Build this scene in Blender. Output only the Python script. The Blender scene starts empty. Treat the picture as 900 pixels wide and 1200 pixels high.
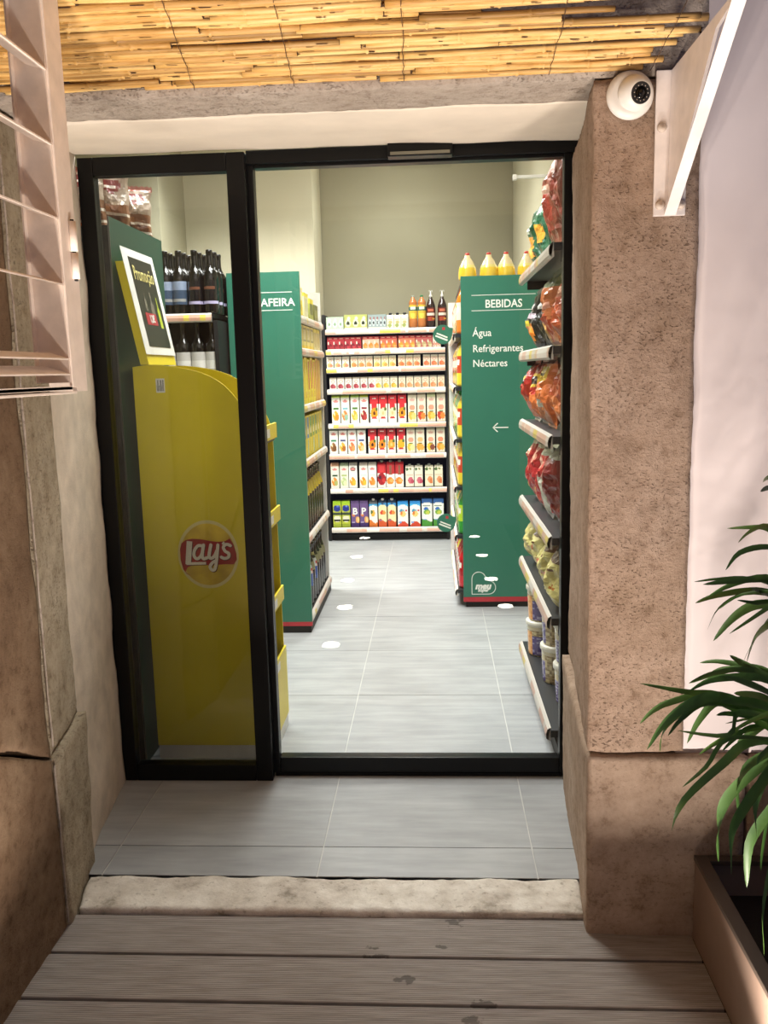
import bpy, bmesh, math, random
from mathutils import Vector, Matrix, noise
ORD = ['first', 'second', 'third', 'fourth', 'fifth', 'sixth', 'seventh', 'eighth', 'ninth', 'tenth', 'eleventh', 'twelfth', 'thirteenth', 'fourteenth', 'fifteenth', 'sixteenth', 'seventeenth', 'eighteenth']
random.seed(7)
S = bpy.context.scene; C = S.collection
PI = math.pi
# ---------------------------------------------------------------- camera
cam_d = bpy.data.cameras.new('camera'); cam = bpy.data.objects.new('camera', cam_d); C.objects.link(cam)
cam_d.sensor_fit = 'VERTICAL'; cam_d.sensor_height = 36.0; cam_d.sensor_width = 27.0
cam_d.lens = 1025.78 * 36.0 / 1200.0; cam_d.clip_start = 0.02; cam_d.clip_end = 60
_f = Vector((-0.05801, 0.98547, -0.15961)); _r = Vector((0.99820, 0.05485, -0.02418)); _u = Vector((0.01508, 0.16073, 0.98688))
m = Matrix(((_r.x, _u.x, -_f.x), (_r.y, _u.y, -_f.y), (_r.z, _u.z, -_f.z))).to_4x4()
m.translation = Vector((0.3369, -2.3393, 1.3608)); cam.matrix_world = m
S.camera = cam
# ---------------------------------------------------------------- view, world
S.view_settings.view_transform = 'Standard'; S.view_settings.look = 'None'
S.view_settings.gamma = 1.0; S.view_settings.use_curve_mapping = False
S.view_settings.exposure = 0.0
W = bpy.data.worlds.new('night_street'); S.world = W; W.use_nodes = True
W.node_tree.nodes['Background'].inputs[0].default_value = (0.46, 0.43, 0.66, 1)
W.node_tree.nodes['Background'].inputs[1].default_value = 0.20

def area(name, loc, sx, sy, power, col, rot=(0, 0, 0), shape='RECTANGLE', spread=PI):
    l = bpy.data.lights.new(name, 'AREA'); l.shape = shape; l.size = sx
    if shape in ('RECTANGLE', 'ELLIPSE'): l.size_y = sy
    l.energy = power; l.color = col; l.spread = spread
    o = bpy.data.objects.new(name, l); o.location = loc; o.rotation_euler = rot; C.objects.link(o); return o
CEIL = 3.15
SHOP_LIGHTS = [(.12, .98, 14), (-.42, 1.42, 42), (.0, 1.95, 13), (.1, 3.35, 32), (.1, 4.35, 9), (-.95, 3.35, 60)]
for i, (x, y, e) in enumerate(SHOP_LIGHTS):
    area('shop_ceiling_lamp', (x, y, CEIL - .075), .55, .55, e, (1.0, .985, .965), spread=2.2)
DECK = -.015
UPLIGHTS = [(-.20, -.98), (-.20, -1.69), (-.25, -2.36), (-.25, -3.1), (-.25, -3.84),
            (.80, -1.0), (.74, -1.69), (.70, -2.36), (.68, -3.1), (.66, -3.84)]
for i, (x, y) in enumerate(UPLIGHTS):
    area('deck_uplight_lamp', (x, y, DECK + .0125), .075, .075, (12.5, 12, 12, 11, 11, 15, 6.5, 6, 5, 5)[i], (1.0, .875, .77), (PI, 0, 0), 'DISK', 2.45)

# ---------------------------------------------------------------- materials
def srgb(c):
    return tuple((x / 12.92 if x <= .04045 else ((x + .055) / 1.055) ** 2.4) for x in c)
def h(s):
    return tuple(int(s[i:i + 2], 16) / 255 for i in (0, 2, 4))
class NT:
    def __init__(s, name):
        s.m = bpy.data.materials.new(name); s.m.use_nodes = True; s.t = s.m.node_tree; s.n = s.t.nodes
        s.b = s.n['Principled BSDF']
    def node(s, t, **k):
        n = s.n.new(t)
        for a, v in k.items(): setattr(n, a, v)
        return n
    def link(s, a, b): s.t.links.new(a, b)
    def coord(s, kind='Object', scale=(1, 1, 1)):
        c = s.node('ShaderNodeTexCoord'); mp = s.node('ShaderNodeMapping'); mp.inputs['Scale'].default_value = scale
        s.link(c.outputs[kind], mp.inputs[0]); return mp.outputs[0]
    def noise(s, vec, scale, detail=4, rough=.55):
        n = s.node('ShaderNodeTexNoise'); n.inputs['Scale'].default_value = scale; n.inputs['Detail'].default_value = detail
        n.inputs['Roughness'].default_value = rough; s.link(vec, n.inputs['Vector']); return n.outputs['Fac']
    def ramp(s, fac, stops):
        r = s.node('ShaderNodeValToRGB'); e = r.color_ramp.elements
        while len(e) < len(stops): e.new(.5)
        for i, (p, c) in enumerate(stops):
            e[i].position = p; e[i].color = (*srgb(c), 1)
        s.link(fac, r.inputs[0]); return r.outputs[0]
    def mix(s, f, a, b, mode='MIX'):
        m = s.node('ShaderNodeMix', data_type='RGBA', blend_type=mode)
        for v, i in ((f, 0), (a, 6), (b, 7)):
            if isinstance(v, bpy.types.NodeSocket): s.link(v, m.inputs[i])
            else: m.inputs[i].default_value = v if i == 0 else (*srgb(v), 1)
        return m.outputs[2]
    def math(s, op, a, b=0.0):
        m = s.node('ShaderNodeMath', operation=op)
        for v, i in ((a, 0), (b, 1)):
            if isinstance(v, bpy.types.NodeSocket): s.link(v, m.inputs[i])
            else: m.inputs[i].default_value = v
        return m.outputs[0]
    def bump(s, hgt, strength=.3, dist=.002):
        b = s.node('ShaderNodeBump'); b.inputs['Strength'].default_value = strength; b.inputs['Distance'].default_value = dist
        s.link(hgt, b.inputs['Height']); s.link(b.outputs[0], s.b.inputs['Normal'])
    def rough(s, r, metal=0.0, spec=None):
        s.b.inputs['Roughness'].default_value = r; s.b.inputs['Metallic'].default_value = metal
        if spec is not None: s.b.inputs['Specular IOR Level'].default_value = spec
    def base(s, c):
        if isinstance(c, bpy.types.NodeSocket): s.link(c, s.b.inputs['Base Color'])
        else: s.b.inputs['Base Color'].default_value = (*srgb(c), 1)
def plain(name, c, r=.5, metal=0.0, var=.06, scale=8, bump=0.0, spec=None):
    t = NT(name); v = t.coord(); n = t.noise(v, scale)
    lo = tuple(max(0, x * (1 - var)) for x in c); hi = tuple(min(1, x * (1 + var)) for x in c)
    t.base(t.ramp(n, [(.3, lo), (.7, hi)])); t.rough(r, metal, spec)
    if bump: t.bump(t.noise(v, scale * 12, 3), bump, .002)
    return t.m
def stone(name, lo, mid, hi, pit=(.30, .21, .16), bump=.7, grain=1.0, pits=.6):
    t = NT(name); v = t.coord('Object')
    big = t.noise(v, 3.2 * grain, 9, .68); c = t.ramp(big, [(.24, lo), (.5, mid), (.76, hi)])
    med = t.noise(v, 26 * grain, 8, .78)
    c = t.mix(1.0, c, t.ramp(med, [(.32, (.76, .73, .70)), (.47, (.94, .935, .93)), (.62, (1, 1, 1)), (.75, (1.0, 1.0, 1.0))]), 'MULTIPLY')
    st = t.coord('Object', (1, 1, 1.5)); fine = t.noise(st, 120 * grain, 3, .6)
    mask = t.math('MULTIPLY', t.ramp(fine, [(.57, (0, 0, 0)), (.66, (1, 1, 1))]), t.ramp(t.noise(v, 9 * grain, 4, .6), [(.35, (.15, .15, .15)), (.6, (1, 1, 1))]))
    c = t.mix(t.math('MULTIPLY', mask, pits), c, pit)
    t.base(c); t.rough(.92, 0, .12)
    hh = t.math('SUBTRACT', t.math('ADD', t.math('MULTIPLY', fine, .35), t.math('MULTIPLY', med, 1.3)), t.math('MULTIPLY', mask, .8))
    t.bump(hh, bump, .008); return t.m
MAT = {}
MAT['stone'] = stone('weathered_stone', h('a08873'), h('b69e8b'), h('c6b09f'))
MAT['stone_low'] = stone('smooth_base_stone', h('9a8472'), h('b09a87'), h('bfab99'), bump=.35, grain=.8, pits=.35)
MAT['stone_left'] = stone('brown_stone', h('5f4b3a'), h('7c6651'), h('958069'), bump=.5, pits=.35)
MAT['lintel'] = stone('lintel_stone', h('a5978a'), h('bdb0a3'), h('cfc4b8'), bump=.8, pits=.3)
MAT['reveal'] = stone('grey_reveal_stone', h('9a8c76'), h('b3a68f'), h('c9bda8'), bump=.9, pits=.4)
def step_mat():
    t = NT('worn_threshold_stone'); v = t.coord()
    c = t.ramp(t.noise(v, 9, 7, .65), [(.32, h('948b7e')), (.43, h('c2b9ad')), (.58, h('d8d1c6')), (.75, h('e8e3da'))])
    sp = t.ramp(t.noise(v, 60, 4, .6), [(.6, (0, 0, 0)), (.7, (1, 1, 1))]); c = t.mix(t.math('MULTIPLY', sp, .45), c, h('6b5e4a'))
    t.base(c); t.rough(.85, 0, .2); t.bump(t.noise(v, 45, 6, .65), .8, .005); return t.m
MAT['step'] = step_mat()
MAT['plaster'] = plain('warm_white_plaster', h('e8ddcd'), .9, var=.03, scale=5, bump=.15, spec=.1)
MAT['plaster_rough'] = plain('rough_white_plaster', h('d5c9b8'), .95, var=.06, scale=14, bump=.6, spec=.1)
MAT['facade'] = plain('pink_white_render', h('eee4e4'), .9, var=.03, scale=3, bump=.12, spec=.1)
MAT['shopwall'] = plain('shop_beige_wall', h('bdb79f'), .85, var=.015, scale=2, spec=.2)
MAT['shopwall_lit'] = plain('shop_lit_wall', h('d2ccb4'), .85, var=.015, scale=2, spec=.2)  # beige wall paint made lighter: the stronger light is put into its colour
MAT['shopwall_shaded'] = plain('shop_shaded_wall', h('a8a38c'), .85, var=.02, scale=2, spec=.2)  # same beige paint made darker: the weaker light is put into its colour
def tile_mat():
    t = NT('grey_porcelain_tile'); v = t.coord('Object', (1.2, 9, 1)); v2 = t.coord('Object')
    a = t.noise(v, 2.4, 6, .6); b = t.noise(v2, 3, 4)
    c = t.ramp(t.math('ADD', t.math('MULTIPLY', a, .6), t.math('MULTIPLY', b, .4)), [(.34, h('8d8f90')), (.5, h('9c9ea0')), (.66, h('acaeaf'))])
    t.base(c); t.rough(.42, 0, .35); t.bump(t.noise(v2, 240, 2), .05, .001); return t.m
MAT['tile'] = tile_mat()
MAT['grout'] = plain('light_grout', h('c2c2be'), .9)
def deck_mat():
    t = NT('composite_deck_board'); v = t.coord('Object', (2, 22, 1)); v2 = t.coord('Object')
    a = t.noise(v, 4, 6, .6)
    c = t.ramp(a, [(.3, h('857d77')), (.5, h('948c86')), (.7, h('a29a94'))])
    # damp footprints: dark stains with a shape of their own, in world coordinates
    g = t.node('ShaderNodeNewGeometry'); pos = g.outputs['Position']
    wob = t.node('ShaderNodeTexNoise'); wob.inputs['Scale'].default_value = 55; wob.inputs['Detail'].default_value = 5; t.link(pos, wob.inputs['Vector'])
    tot = None
    for (sx, sy, rx, ry) in [(.367, -.325, .035, .028), (.172, -.425, .03, .012), (.335, -.42, .028, .011), (.255, -.535, .038, .02), (.43, -.61, .04, .022), (.181, -.455, .045, .01), (.40, -.66, .03, .02)]:
        sub = t.node('ShaderNodeVectorMath', operation='SUBTRACT'); t.link(pos, sub.inputs[0]); sub.inputs[1].default_value = (sx, sy, DECK)
        mul = t.node('ShaderNodeVectorMath', operation='MULTIPLY'); t.link(sub.outputs[0], mul.inputs[0]); mul.inputs[1].default_value = (1 / rx, 1 / ry, 0)
        ln = t.node('ShaderNodeVectorMath', operation='LENGTH'); t.link(mul.outputs[0], ln.inputs[0])
        k = t.math('SUBTRACT', 1.95, t.math('ADD', ln.outputs['Value'], t.math('MULTIPLY', wob.outputs['Fac'], 2.6)))
        k = t.math('MINIMUM', t.math('MAXIMUM', t.math('MULTIPLY', k, 5.0), 0.0), 1.0)
        tot = k if tot is None else t.math('MAXIMUM', tot, k)
    c = t.mix(t.math('MULTIPLY', tot, .6), c, h('3d3733'))
    t.base(c); t.rough(.72, 0, .3); t.bump(t.noise(t.coord('Object', (1, 60, 1)), 6, 3), .25, .002); return t.m
MAT['deck'] = deck_mat()
MAT['black_alu'] = plain('black_aluminium', h('0a0a0b'), .34, .0, spec=.28)
MAT['black'] = plain('matt_black', h('161618'), .6)
MAT['dark_steel'] = plain('anthracite_steel', h('23262a'), .45)
MAT['gap'] = plain('dark_gap', h('15110e'), .9)
MAT['white_metal'] = plain('cream_painted_metal', h('eadcd0'), .5, var=.04, scale=20, bump=.08)
MAT['bracket'] = plain('white_painted_bracket', h('ece4e0'), .5, var=.04, scale=20, bump=.1)
MAT['white_plastic'] = plain('white_plastic', h('e6e4df'), .35, var=.01)
MAT['lens'] = plain('black_lens_glass', h('07080a'), .08)
MAT['green'] = plain('shop_green_panel', h('357460'), .34, var=.03, scale=2, spec=.45)
MAT['shaded_green'] = plain('shaded_green_panel', h('1f4a3b'), .4, var=.03, scale=2)  # shop green darkened: shade away from the lamps is put into the colour
MAT['red'] = plain('red_strip', h('b8323c'), .5)
MAT['letter'] = plain('white_lettering', h('f2f4ee'), .6, var=.0)
MAT['yellow'] = plain('yellow_cardboard', h('efda30'), .4, var=.03, scale=4)
MAT['yellow_ink'] = plain('chalk_yellow', h('e8dc8c'), .6)
MAT['cardgrey'] = plain('grey_card_inside', h('6f6a58'), .7)
MAT['logo_red'] = plain('logo_red', h('a81e22'), .45)
MAT['logo_dark'] = plain('logo_shadow', h('56140f'), .5)
MAT['logo_white'] = plain('logo_white', h('efe6d2'), .5)
MAT['logo_cream'] = plain('logo_cream_ring', h('efe09a'), .5)
MAT['logo_gold'] = plain('logo_gold_sun', h('e0b63c'), .5, var=.2, scale=10)
MAT['board'] = plain('black_board_print', h('23261f'), .35)
MAT['paper'] = plain('white_paper', h('f0efe8'), .45)
MAT['lime'] = plain('lime_print', h('b9c93a'), .5)
MAT['rail_clear'] = plain('clear_grey_rail', h('c9c6c2'), .2)
MAT['soil'] = plain('dark_soil', h('1a1512'), .95, bump=.8)
MAT['planter'] = plain('brown_grey_planter', h('8b7668'), .55, var=.05)
MAT['planter_rim'] = plain('dark_planter_rim', h('4a4038'), .5)
MAT['screw'] = plain('painted_bolt_head', h('cbbdb0'), .45)
MAT['cap_red'] = plain('red_cap', h('c23a2c'), .35)
MAT['cap_white'] = plain('white_cap', h('dedbd4'), .35)
MAT['cap_black'] = plain('black_cap', h('1b1b1c'), .35)
MAT['cap_green'] = plain('green_cap', h('1f7a43'), .35)
MAT['cap_grey'] = plain('grey_cap', h('9aa093'), .35)
MAT['lid'] = plain('milky_tub_lid', h('e6e3d6'), .35)
MAT['wire'] = plain('rusty_binding_wire', h('4a3420'), .7)
MAT['reed_dark'] = plain('split_reed_end', h('3c2413'), .9)
MAT['chrome'] = plain('brushed_chrome', h('9a9a98'), .3, .9)
def reed_mat():
    t = NT('golden_reed'); v = t.coord('Object', (4, 60, 60)); oi = t.node('ShaderNodeObjectInfo')
    c = t.ramp(t.noise(v, 2.2, 5, .6), [(.28, h('b98d4c')), (.42, h('dfb66c')), (.6, h('edcb8a')), (.75, h('f3daa2'))])
    r = t.ramp(oi.outputs['Random'], [(0, (.66, .6, .52)), (.45, (.95, .9, .85)), (1, (1, 1, 1))])
    c = t.mix(1.0, c, r, 'MULTIPLY')
    sp = t.ramp(t.noise(t.coord('Object', (9, 50, 50)), 3, 3), [(.64, (0, 0, 0)), (.72, (1, 1, 1))])
    c = t.mix(t.math('MULTIPLY', sp, .55), c, h('5a3514'))
    t.base(c); t.rough(.5, 0, .35); t.bump(t.noise(v, 8, 3), .3, .002); return t.m
MAT['reed'] = reed_mat()
def leaf_mat():
    t = NT('palm_leaf_green'); oi = t.node('ShaderNodeObjectInfo'); v = t.coord('Object')
    a = t.ramp(t.noise(v, 9), [(.3, h('33502a')), (.7, h('54753a'))]); b = t.ramp(oi.outputs['Random'], [(0, (.8, .85, .75)), (.8, (1, 1, 1)), (1, (1.0, 1.0, .8))])
    t.base(t.mix(1.0, a, b, 'MULTIPLY')); t.rough(.42, 0, .4)
    t.b.inputs['Transmission Weight'].default_value = 0
    return t.m
MAT['leaf'] = leaf_mat(); MAT['stem'] = plain('palm_stem', h('4c5a2a'), .6)
def glass_mat(name, tint, refl=1.0):
    t = NT(name); t.n.remove(t.b)
    tr = t.node('ShaderNodeBsdfTransparent'); tr.inputs[0].default_value = (*tint, 1)
    gl = t.node('ShaderNodeBsdfGlossy'); gl.inputs['Roughness'].default_value = .0
    fr = t.node('ShaderNodeFresnel'); g_ = t.node('ShaderNodeNewGeometry'); t.link(t.math('ADD', 1.45, t.math('MULTIPLY', g_.outputs['Backfacing'], 1 / 1.45 - 1.45)), fr.inputs[0])
    mx = t.node('ShaderNodeMixShader'); t.link(t.math('MULTIPLY', fr.outputs[0], refl), mx.inputs[0])
    t.link(tr.outputs[0], mx.inputs[1]); t.link(gl.outputs[0], mx.inputs[2])
    t.link(mx.outputs[0], t.n['Material Output'].inputs[0]); return t.m
MAT['glass'] = glass_mat('clear_door_glass', (.97, .985, .975))
MAT['glass_side'] = glass_mat('tinted_side_glass', (.86, .88, .87), 1.3)
def emit(name, col, st):
    t = NT(name); t.b.inputs['Base Color'].default_value = (.8, .8, .8, 1)
    t.b.inputs['Emission Color'].default_value = (*col, 1); t.b.inputs['Emission Strength'].default_value = st; return t.m
MAT['led'] = emit('led_uplight_lens', (1, .90, .80), 34.0)
MAT['panel_led'] = emit('ceiling_panel_diffuser', (1, .97, .9), 6.0)
def print_mat(name, rough, bump=0.0, scale=30, coat=0.0):
    t = NT(name); a = t.node('ShaderNodeAttribute', attribute_name='Col'); t.link(a.outputs['Color'], t.b.inputs['Base Color'])
    t.rough(rough, 0, .5)
    if bump:
        v = t.coord(); t.bump(t.noise(v, scale, 3, .6), bump, .012)
    if coat: t.b.inputs['Coat Weight'].default_value = coat; t.b.inputs['Coat Roughness'].default_value = .12
    return t.m
MAT['print'] = print_mat('printed_carton', .42)
MAT['foil'] = print_mat('printed_crinkled_foil', .32, .35, 60, .35)
MAT['bottle'] = print_mat('glossy_bottle', .12, 0, 1, .6)
MAT['railprint'] = print_mat('price_rail_print', .35)

# ---------------------------------------------------------------- mesh helpers
def mesh_from(name, verts, faces, mats=(), fmat=None, smooth=False):
    me = bpy.data.meshes.new(name); me.from_pydata([tuple(v) for v in verts], [], faces); me.update()
    for mm in mats: me.materials.append(MAT[mm])
    if fmat: me.polygons.foreach_set('material_index', fmat)
    if smooth: me.polygons.foreach_set('use_smooth', [True] * len(me.polygons))
    return me
def obj(name, me, parent=None, loc=(0, 0, 0), rot=(0, 0, 0), scale=None):
    o = bpy.data.objects.new(name, me); C.objects.link(o); o.location = loc; o.rotation_euler = rot
    if scale: o.scale = scale
    if parent: o.parent = parent
    return o
def tag(o, label, cat, group=None):
    o['label'] = label; o['category'] = cat
    if group: o['group'] = group
    return o
def thing(name, label, cat, loc=(0, 0, 0), rz=0, group=None):
    o = bpy.data.objects.new(name, None); o.empty_display_size = .05; C.objects.link(o)
    o.location = loc; o.rotation_euler = (0, 0, rz); return tag(o, label, cat, group)
def struct(o): o['kind'] = 'structure'; return o
def sempty(name): o = bpy.data.objects.new(name, None); C.objects.link(o); return struct(o)
class MB:
    """collects shapes into one mesh with several materials"""
    def __init__(s): s.v = []; s.f = []; s.m = []; s.mats = []; s.sm = []
    def mi(s, k):
        if k not in s.mats: s.mats.append(k)
        return s.mats.index(k)
    def add(s, vs, fs, k, sm=False):
        o = len(s.v); s.v += [tuple(v) for v in vs]; s.f += [tuple(i + o for i in f) for f in fs]; s.m += [s.mi(k)] * len(fs); s.sm += [sm] * len(fs); return s
    def box(s, x0, x1, y0, y1, z0, z1, k, bev=0.0):
        if bev <= 0:
            vs = [(x, y, z) for z in (z0, z1) for y in (y0, y1) for x in (x0, x1)]
            return s.add(vs, [(0, 2, 3, 1), (4, 5, 7, 6), (0, 1, 5, 4), (2, 6, 7, 3), (0, 4, 6, 2), (1, 3, 7, 5)], k)
        bm = bmesh.new(); bmesh.ops.create_cube(bm, size=1)
        for v in bm.verts: v.co = Vector(((x0 + x1) / 2 + v.co.x * (x1 - x0), (y0 + y1) / 2 + v.co.y * (y1 - y0), (z0 + z1) / 2 + v.co.z * (z1 - z0)))
        bmesh.ops.bevel(bm, geom=bm.edges[:], offset=min(bev, .45 * min(x1 - x0, y1 - y0, z1 - z0)), segments=2, affect='EDGES', profile=.7)
        bm.verts.index_update(); s.add([v.co[:] for v in bm.verts], [[v.index for v in f.verts] for f in bm.faces], k); bm.free(); return s
    def prism(s, pts, axis, a, b, k):
        """extrude a 2D outline along an axis ('x','y','z'); pts are the other two coordinates in order"""
        n = len(pts)
        def P(p, t): return {'x': (t, p[0], p[1]), 'y': (p[0], t, p[1]), 'z': (p[0], p[1], t)}[axis]
        vs = [P(p, a) for p in pts] + [P(p, b) for p in pts]
        fs = [tuple(range(n)), tuple(range(2 * n - 1, n - 1, -1))] + [(i, i + n, (i + 1) % n + n, (i + 1) % n) for i in range(n)]
        return s.add(vs, fs, k)
    def lathe(s, prof, k, seg=16, cx=0, cy=0, cz=0, axis='z', sm=True):
        vs = []; fs = []
        for (r, z) in prof:
            for i in range(seg):
                a = 2 * PI * i / seg; p = (r * math.cos(a), r * math.sin(a), z)
                if axis == 'y': p = (p[0], z, p[1])
                if axis == 'x': p = (z, p[0], p[1])
                vs.append((p[0] + cx, p[1] + cy, p[2] + cz))
        for j in range(len(prof) - 1):
            for i in range(seg): fs.append((j * seg + i, j * seg + (i + 1) % seg, (j + 1) * seg + (i + 1) % seg, (j + 1) * seg + i))
        fs.append(tuple(range(seg - 1, -1, -1))); fs.append(tuple(range((len(prof) - 1) * seg, len(prof) * seg)))
        return s.add(vs, fs, k, sm)
    def tube(s, pts, r, k, seg=6):
        vs = []; fs = []; pts = [Vector(p) for p in pts]
        for j, p in enumerate(pts):
            d = (pts[min(j + 1, len(pts) - 1)] - pts[max(j - 1, 0)]).normalized()
            u = d.orthogonal().normalized() if j == 0 else (u - d * u.dot(d)).normalized()
            w = d.cross(u); rr = r[j] if isinstance(r, (list, tuple)) else r
            for i in range(seg):
                a = 2 * PI * i / seg; vs.append(p + (u * math.cos(a) + w * math.sin(a)) * rr)
        for j in range(len(pts) - 1):
            for i in range(seg): fs.append((j * seg + i, j * seg + (i + 1) % seg, (j + 1) * seg + (i + 1) % seg, (j + 1) * seg + i))
        fs.append(tuple(range(seg - 1, -1, -1))); fs.append(tuple(range((len(pts) - 1) * seg, len(pts) * seg)))
        return s.add(vs, fs, k, True)
    def mesh(s, name='mesh'):
        me = mesh_from(name, s.v, s.f, s.mats, s.m); me.polygons.foreach_set('use_smooth', s.sm)
        bm = bmesh.new(); bm.from_mesh(me); bmesh.ops.recalc_face_normals(bm, faces=bm.faces); bm.to_mesh(me); bm.free(); return me
    def build(s, name, parent=None, loc=(0, 0, 0), rot=(0, 0, 0)): return obj(name, s.mesh(name), parent, loc, rot)
def box(name, x0, x1, y0, y1, z0, z1, k, parent=None, bev=0.0): return MB().box(x0, x1, y0, y1, z0, z1, k, bev).build(name, parent)

def hexa(name, c8, n, k, parent=None, amp=.003, freq=9, amp2=.0012, freq2=45, edge=.006, seed=0):
    """a block from 8 corners (x0y0z0, x1y0z0, x0y1z0, x1y1z0, then the same at z1), subdivided, its faces uneven and its edges worn"""
    c = [Vector(p) for p in c8]; nx, ny, nz = n; idx = {}; vs = []; fs = []
    cen = sum(c, Vector()) / 8
    def pt(u, v, w):
        a = c[0].lerp(c[1], u).lerp(c[2].lerp(c[3], u), v); b = c[4].lerp(c[5], u).lerp(c[6].lerp(c[7], u), v); return a.lerp(b, w)
    off = Vector((seed * 3.1, seed * 1.7, seed * 2.3))
    def vert(i, j, kk):
        key = (i, j, kk)
        if key in idx: return idx[key]
        p = pt(i / nx, j / ny, kk / nz)
        nrm = Vector((-1 if i == 0 else (1 if i == nx else 0), -1 if j == 0 else (1 if j == ny else 0), -1 if kk == 0 else (1 if kk == nz else 0)))
        ne = (i in (0, nx)) + (j in (0, ny)) + (kk in (0, nz))
        d = noise.noise((p + off) * freq) * amp + noise.noise((p + off) * freq2) * amp2
        if ne >= 2: d -= edge * (.55 + .8 * abs(noise.noise((p + off) * 14)))
        p = p + nrm.normalized() * d
        idx[key] = len(vs); vs.append(p); return idx[key]
    for a, b, fn in ((nx, ny, lambda i, j, t: vert(i, j, nz if t else 0)), (nx, nz, lambda i, j, t: vert(i, ny if t else 0, j)), (ny, nz, lambda i, j, t: vert(nx if t else 0, i, j))):
        for t in (0, 1):
            for i in range(a):
                for j in range(b): fs.append((fn(i, j, t), fn(i + 1, j, t), fn(i + 1, j + 1, t), fn(i, j + 1, t)))
    me = mesh_from(name, vs, fs, (k,)); bm = bmesh.new(); bm.from_mesh(me); bmesh.ops.recalc_face_normals(bm, faces=bm.faces); bm.to_mesh(me); bm.free()
    me.polygons.foreach_set('use_smooth', [True] * len(me.polygons))
    return obj(name, me, parent)
def text_mesh(s, size, align='LEFT', bold=0.0, ext=.0006, shear=0.0, space=1.0):
    cu = bpy.data.curves.new('lettering', 'FONT'); cu.body = s; cu.size = size; cu.align_x = align; cu.offset = bold; cu.extrude = ext; cu.shear = shear; cu.space_character = space
    cu.resolution_u = 3
    o = bpy.data.objects.new('tmp_lettering', cu); C.objects.link(o)
    dg = bpy.context.evaluated_depsgraph_get(); me = bpy.data.meshes.new_from_object(o.evaluated_get(dg)); bpy.data.objects.remove(o); bpy.data.curves.remove(cu)
    return me
def text(s, size, k, parent, loc, rot=(PI / 2, 0, 0), name='lettering', **kw):
    sx = kw.pop('sx', 1.0); me = text_mesh(s, size, **kw); me.materials.clear(); me.materials.append(MAT[k]); return obj(name, me, parent, loc, rot, (sx, 1, 1))

# ---------------------------------------------------------------- flat print on packaging
# layers: ('b',v0,v1,col) band; ('d',u,v,ru,rv,col) disc; ('r',u0,v0,u1,v1,col) rectangle; ('n',amount) speckle; ('a',u,v,ru,rv,col) arch top
def art(base, layers):
    L = [(l[0],) + tuple(x if not isinstance(x, str) else h(x) for x in l[1:]) for l in layers]; base = h(base)
    def f(u, v):
        c = base
        for l in L:
            t = l[0]
            if t == 'b' and l[1] <= v < l[2]: c = l[3]
            elif t == 'd' and ((u - l[1]) / l[3]) ** 2 + ((v - l[2]) / l[4]) ** 2 < 1: c = l[5]
            elif t == 'r' and l[1] <= u < l[3] and l[2] <= v < l[4]: c = l[5]
            elif t == 'w' and v < l[1] + l[2] * math.sin(u * l[3] + l[4]): c = l[5]
        return c
    return f
def put_col(me, cols):
    a = me.color_attributes.new('Col', 'FLOAT_COLOR', 'CORNER'); buf = []
    for p, c in zip(me.polygons, cols):
        l = (*srgb(c), 1.0)
        for _ in range(p.loop_total): buf += l
    a.data.foreach_set('color', buf)
def carton(w, d, hh, fn, nx=10, nz=22, gable=0.0, k='print'):
    """box-shaped pack standing on z=0, front at -y, art on the front, the art's edge colour round the sides"""
    ring = [(-w / 2 + w * i / nx, -d / 2, (i + .5) / nx) for i in range(nx)] + [(w / 2, -d / 2, .97), (w / 2, d / 2, .97), (-w / 2, d / 2, .03)]
    n = len(ring); vs = []; fs = []; cols = []
    zs = [i / nz for i in range(nz + 1)]
    for v in zs:
        t = 0 if not gable or v < 1 - gable else (v - 1 + gable) / gable
        for (x, y, u) in ring: vs.append((x * (1 - .06 * t), y * (1 - .82 * t), v * hh))
    for j in range(nz):
        for i in range(n):
            i2 = (i + 1) % n; fs.append((j * n + i, j * n + i2, (j + 1) * n + i2, (j + 1) * n + i)); cols.append(fn(ring[i][2], (zs[j] + zs[j + 1]) / 2))
    fs.append(tuple(range(n - 1, -1, -1))); cols.append(fn(.03, .01)); fs.append(tuple(range(nz * n, nz * n + n))); cols.append(fn(.03, .99))
    me = mesh_from('carton', vs, fs, (k,)); put_col(me, cols); return me
def lathe_print(prof, fn, seg=20, k='bottle'):
    """turned body with art: u runs round it, centre of the art faces -y"""
    hh = prof[-1][1]; vs = []; fs = []; cols = []
    P = []
    for (r0, z0), (r1, z1) in zip(prof, prof[1:]):
        st = max(1, int((z1 - z0) / hh * 24)); P += [(r0 + (r1 - r0) * i / st, z0 + (z1 - z0) * i / st) for i in range(st)]
    P.append(prof[-1])
    for r, z in P:
        for i in range(seg): a = 2 * PI * i / seg + PI / 2; vs.append((r * math.cos(a), r * math.sin(a), z))
    for j in range(len(P) - 1):
        for i in range(seg):
            fs.append((j * seg + i, j * seg + (i + 1) % seg, (j + 1) * seg + (i + 1) % seg, (j + 1) * seg + i)); cols.append(fn((i + .5) / seg, (P[j][1] + P[j + 1][1]) / 2 / hh))
    fs.append(tuple(range(seg - 1, -1, -1))); cols.append(fn(0, 0)); fs.append(tuple(range((len(P) - 1) * seg, len(P) * seg))); cols.append(fn(0, 1))
    me = mesh_from('bottle', vs, fs, (k,)); put_col(me, cols); me.polygons.foreach_set('use_smooth', [True] * len(me.polygons)); return me
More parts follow.
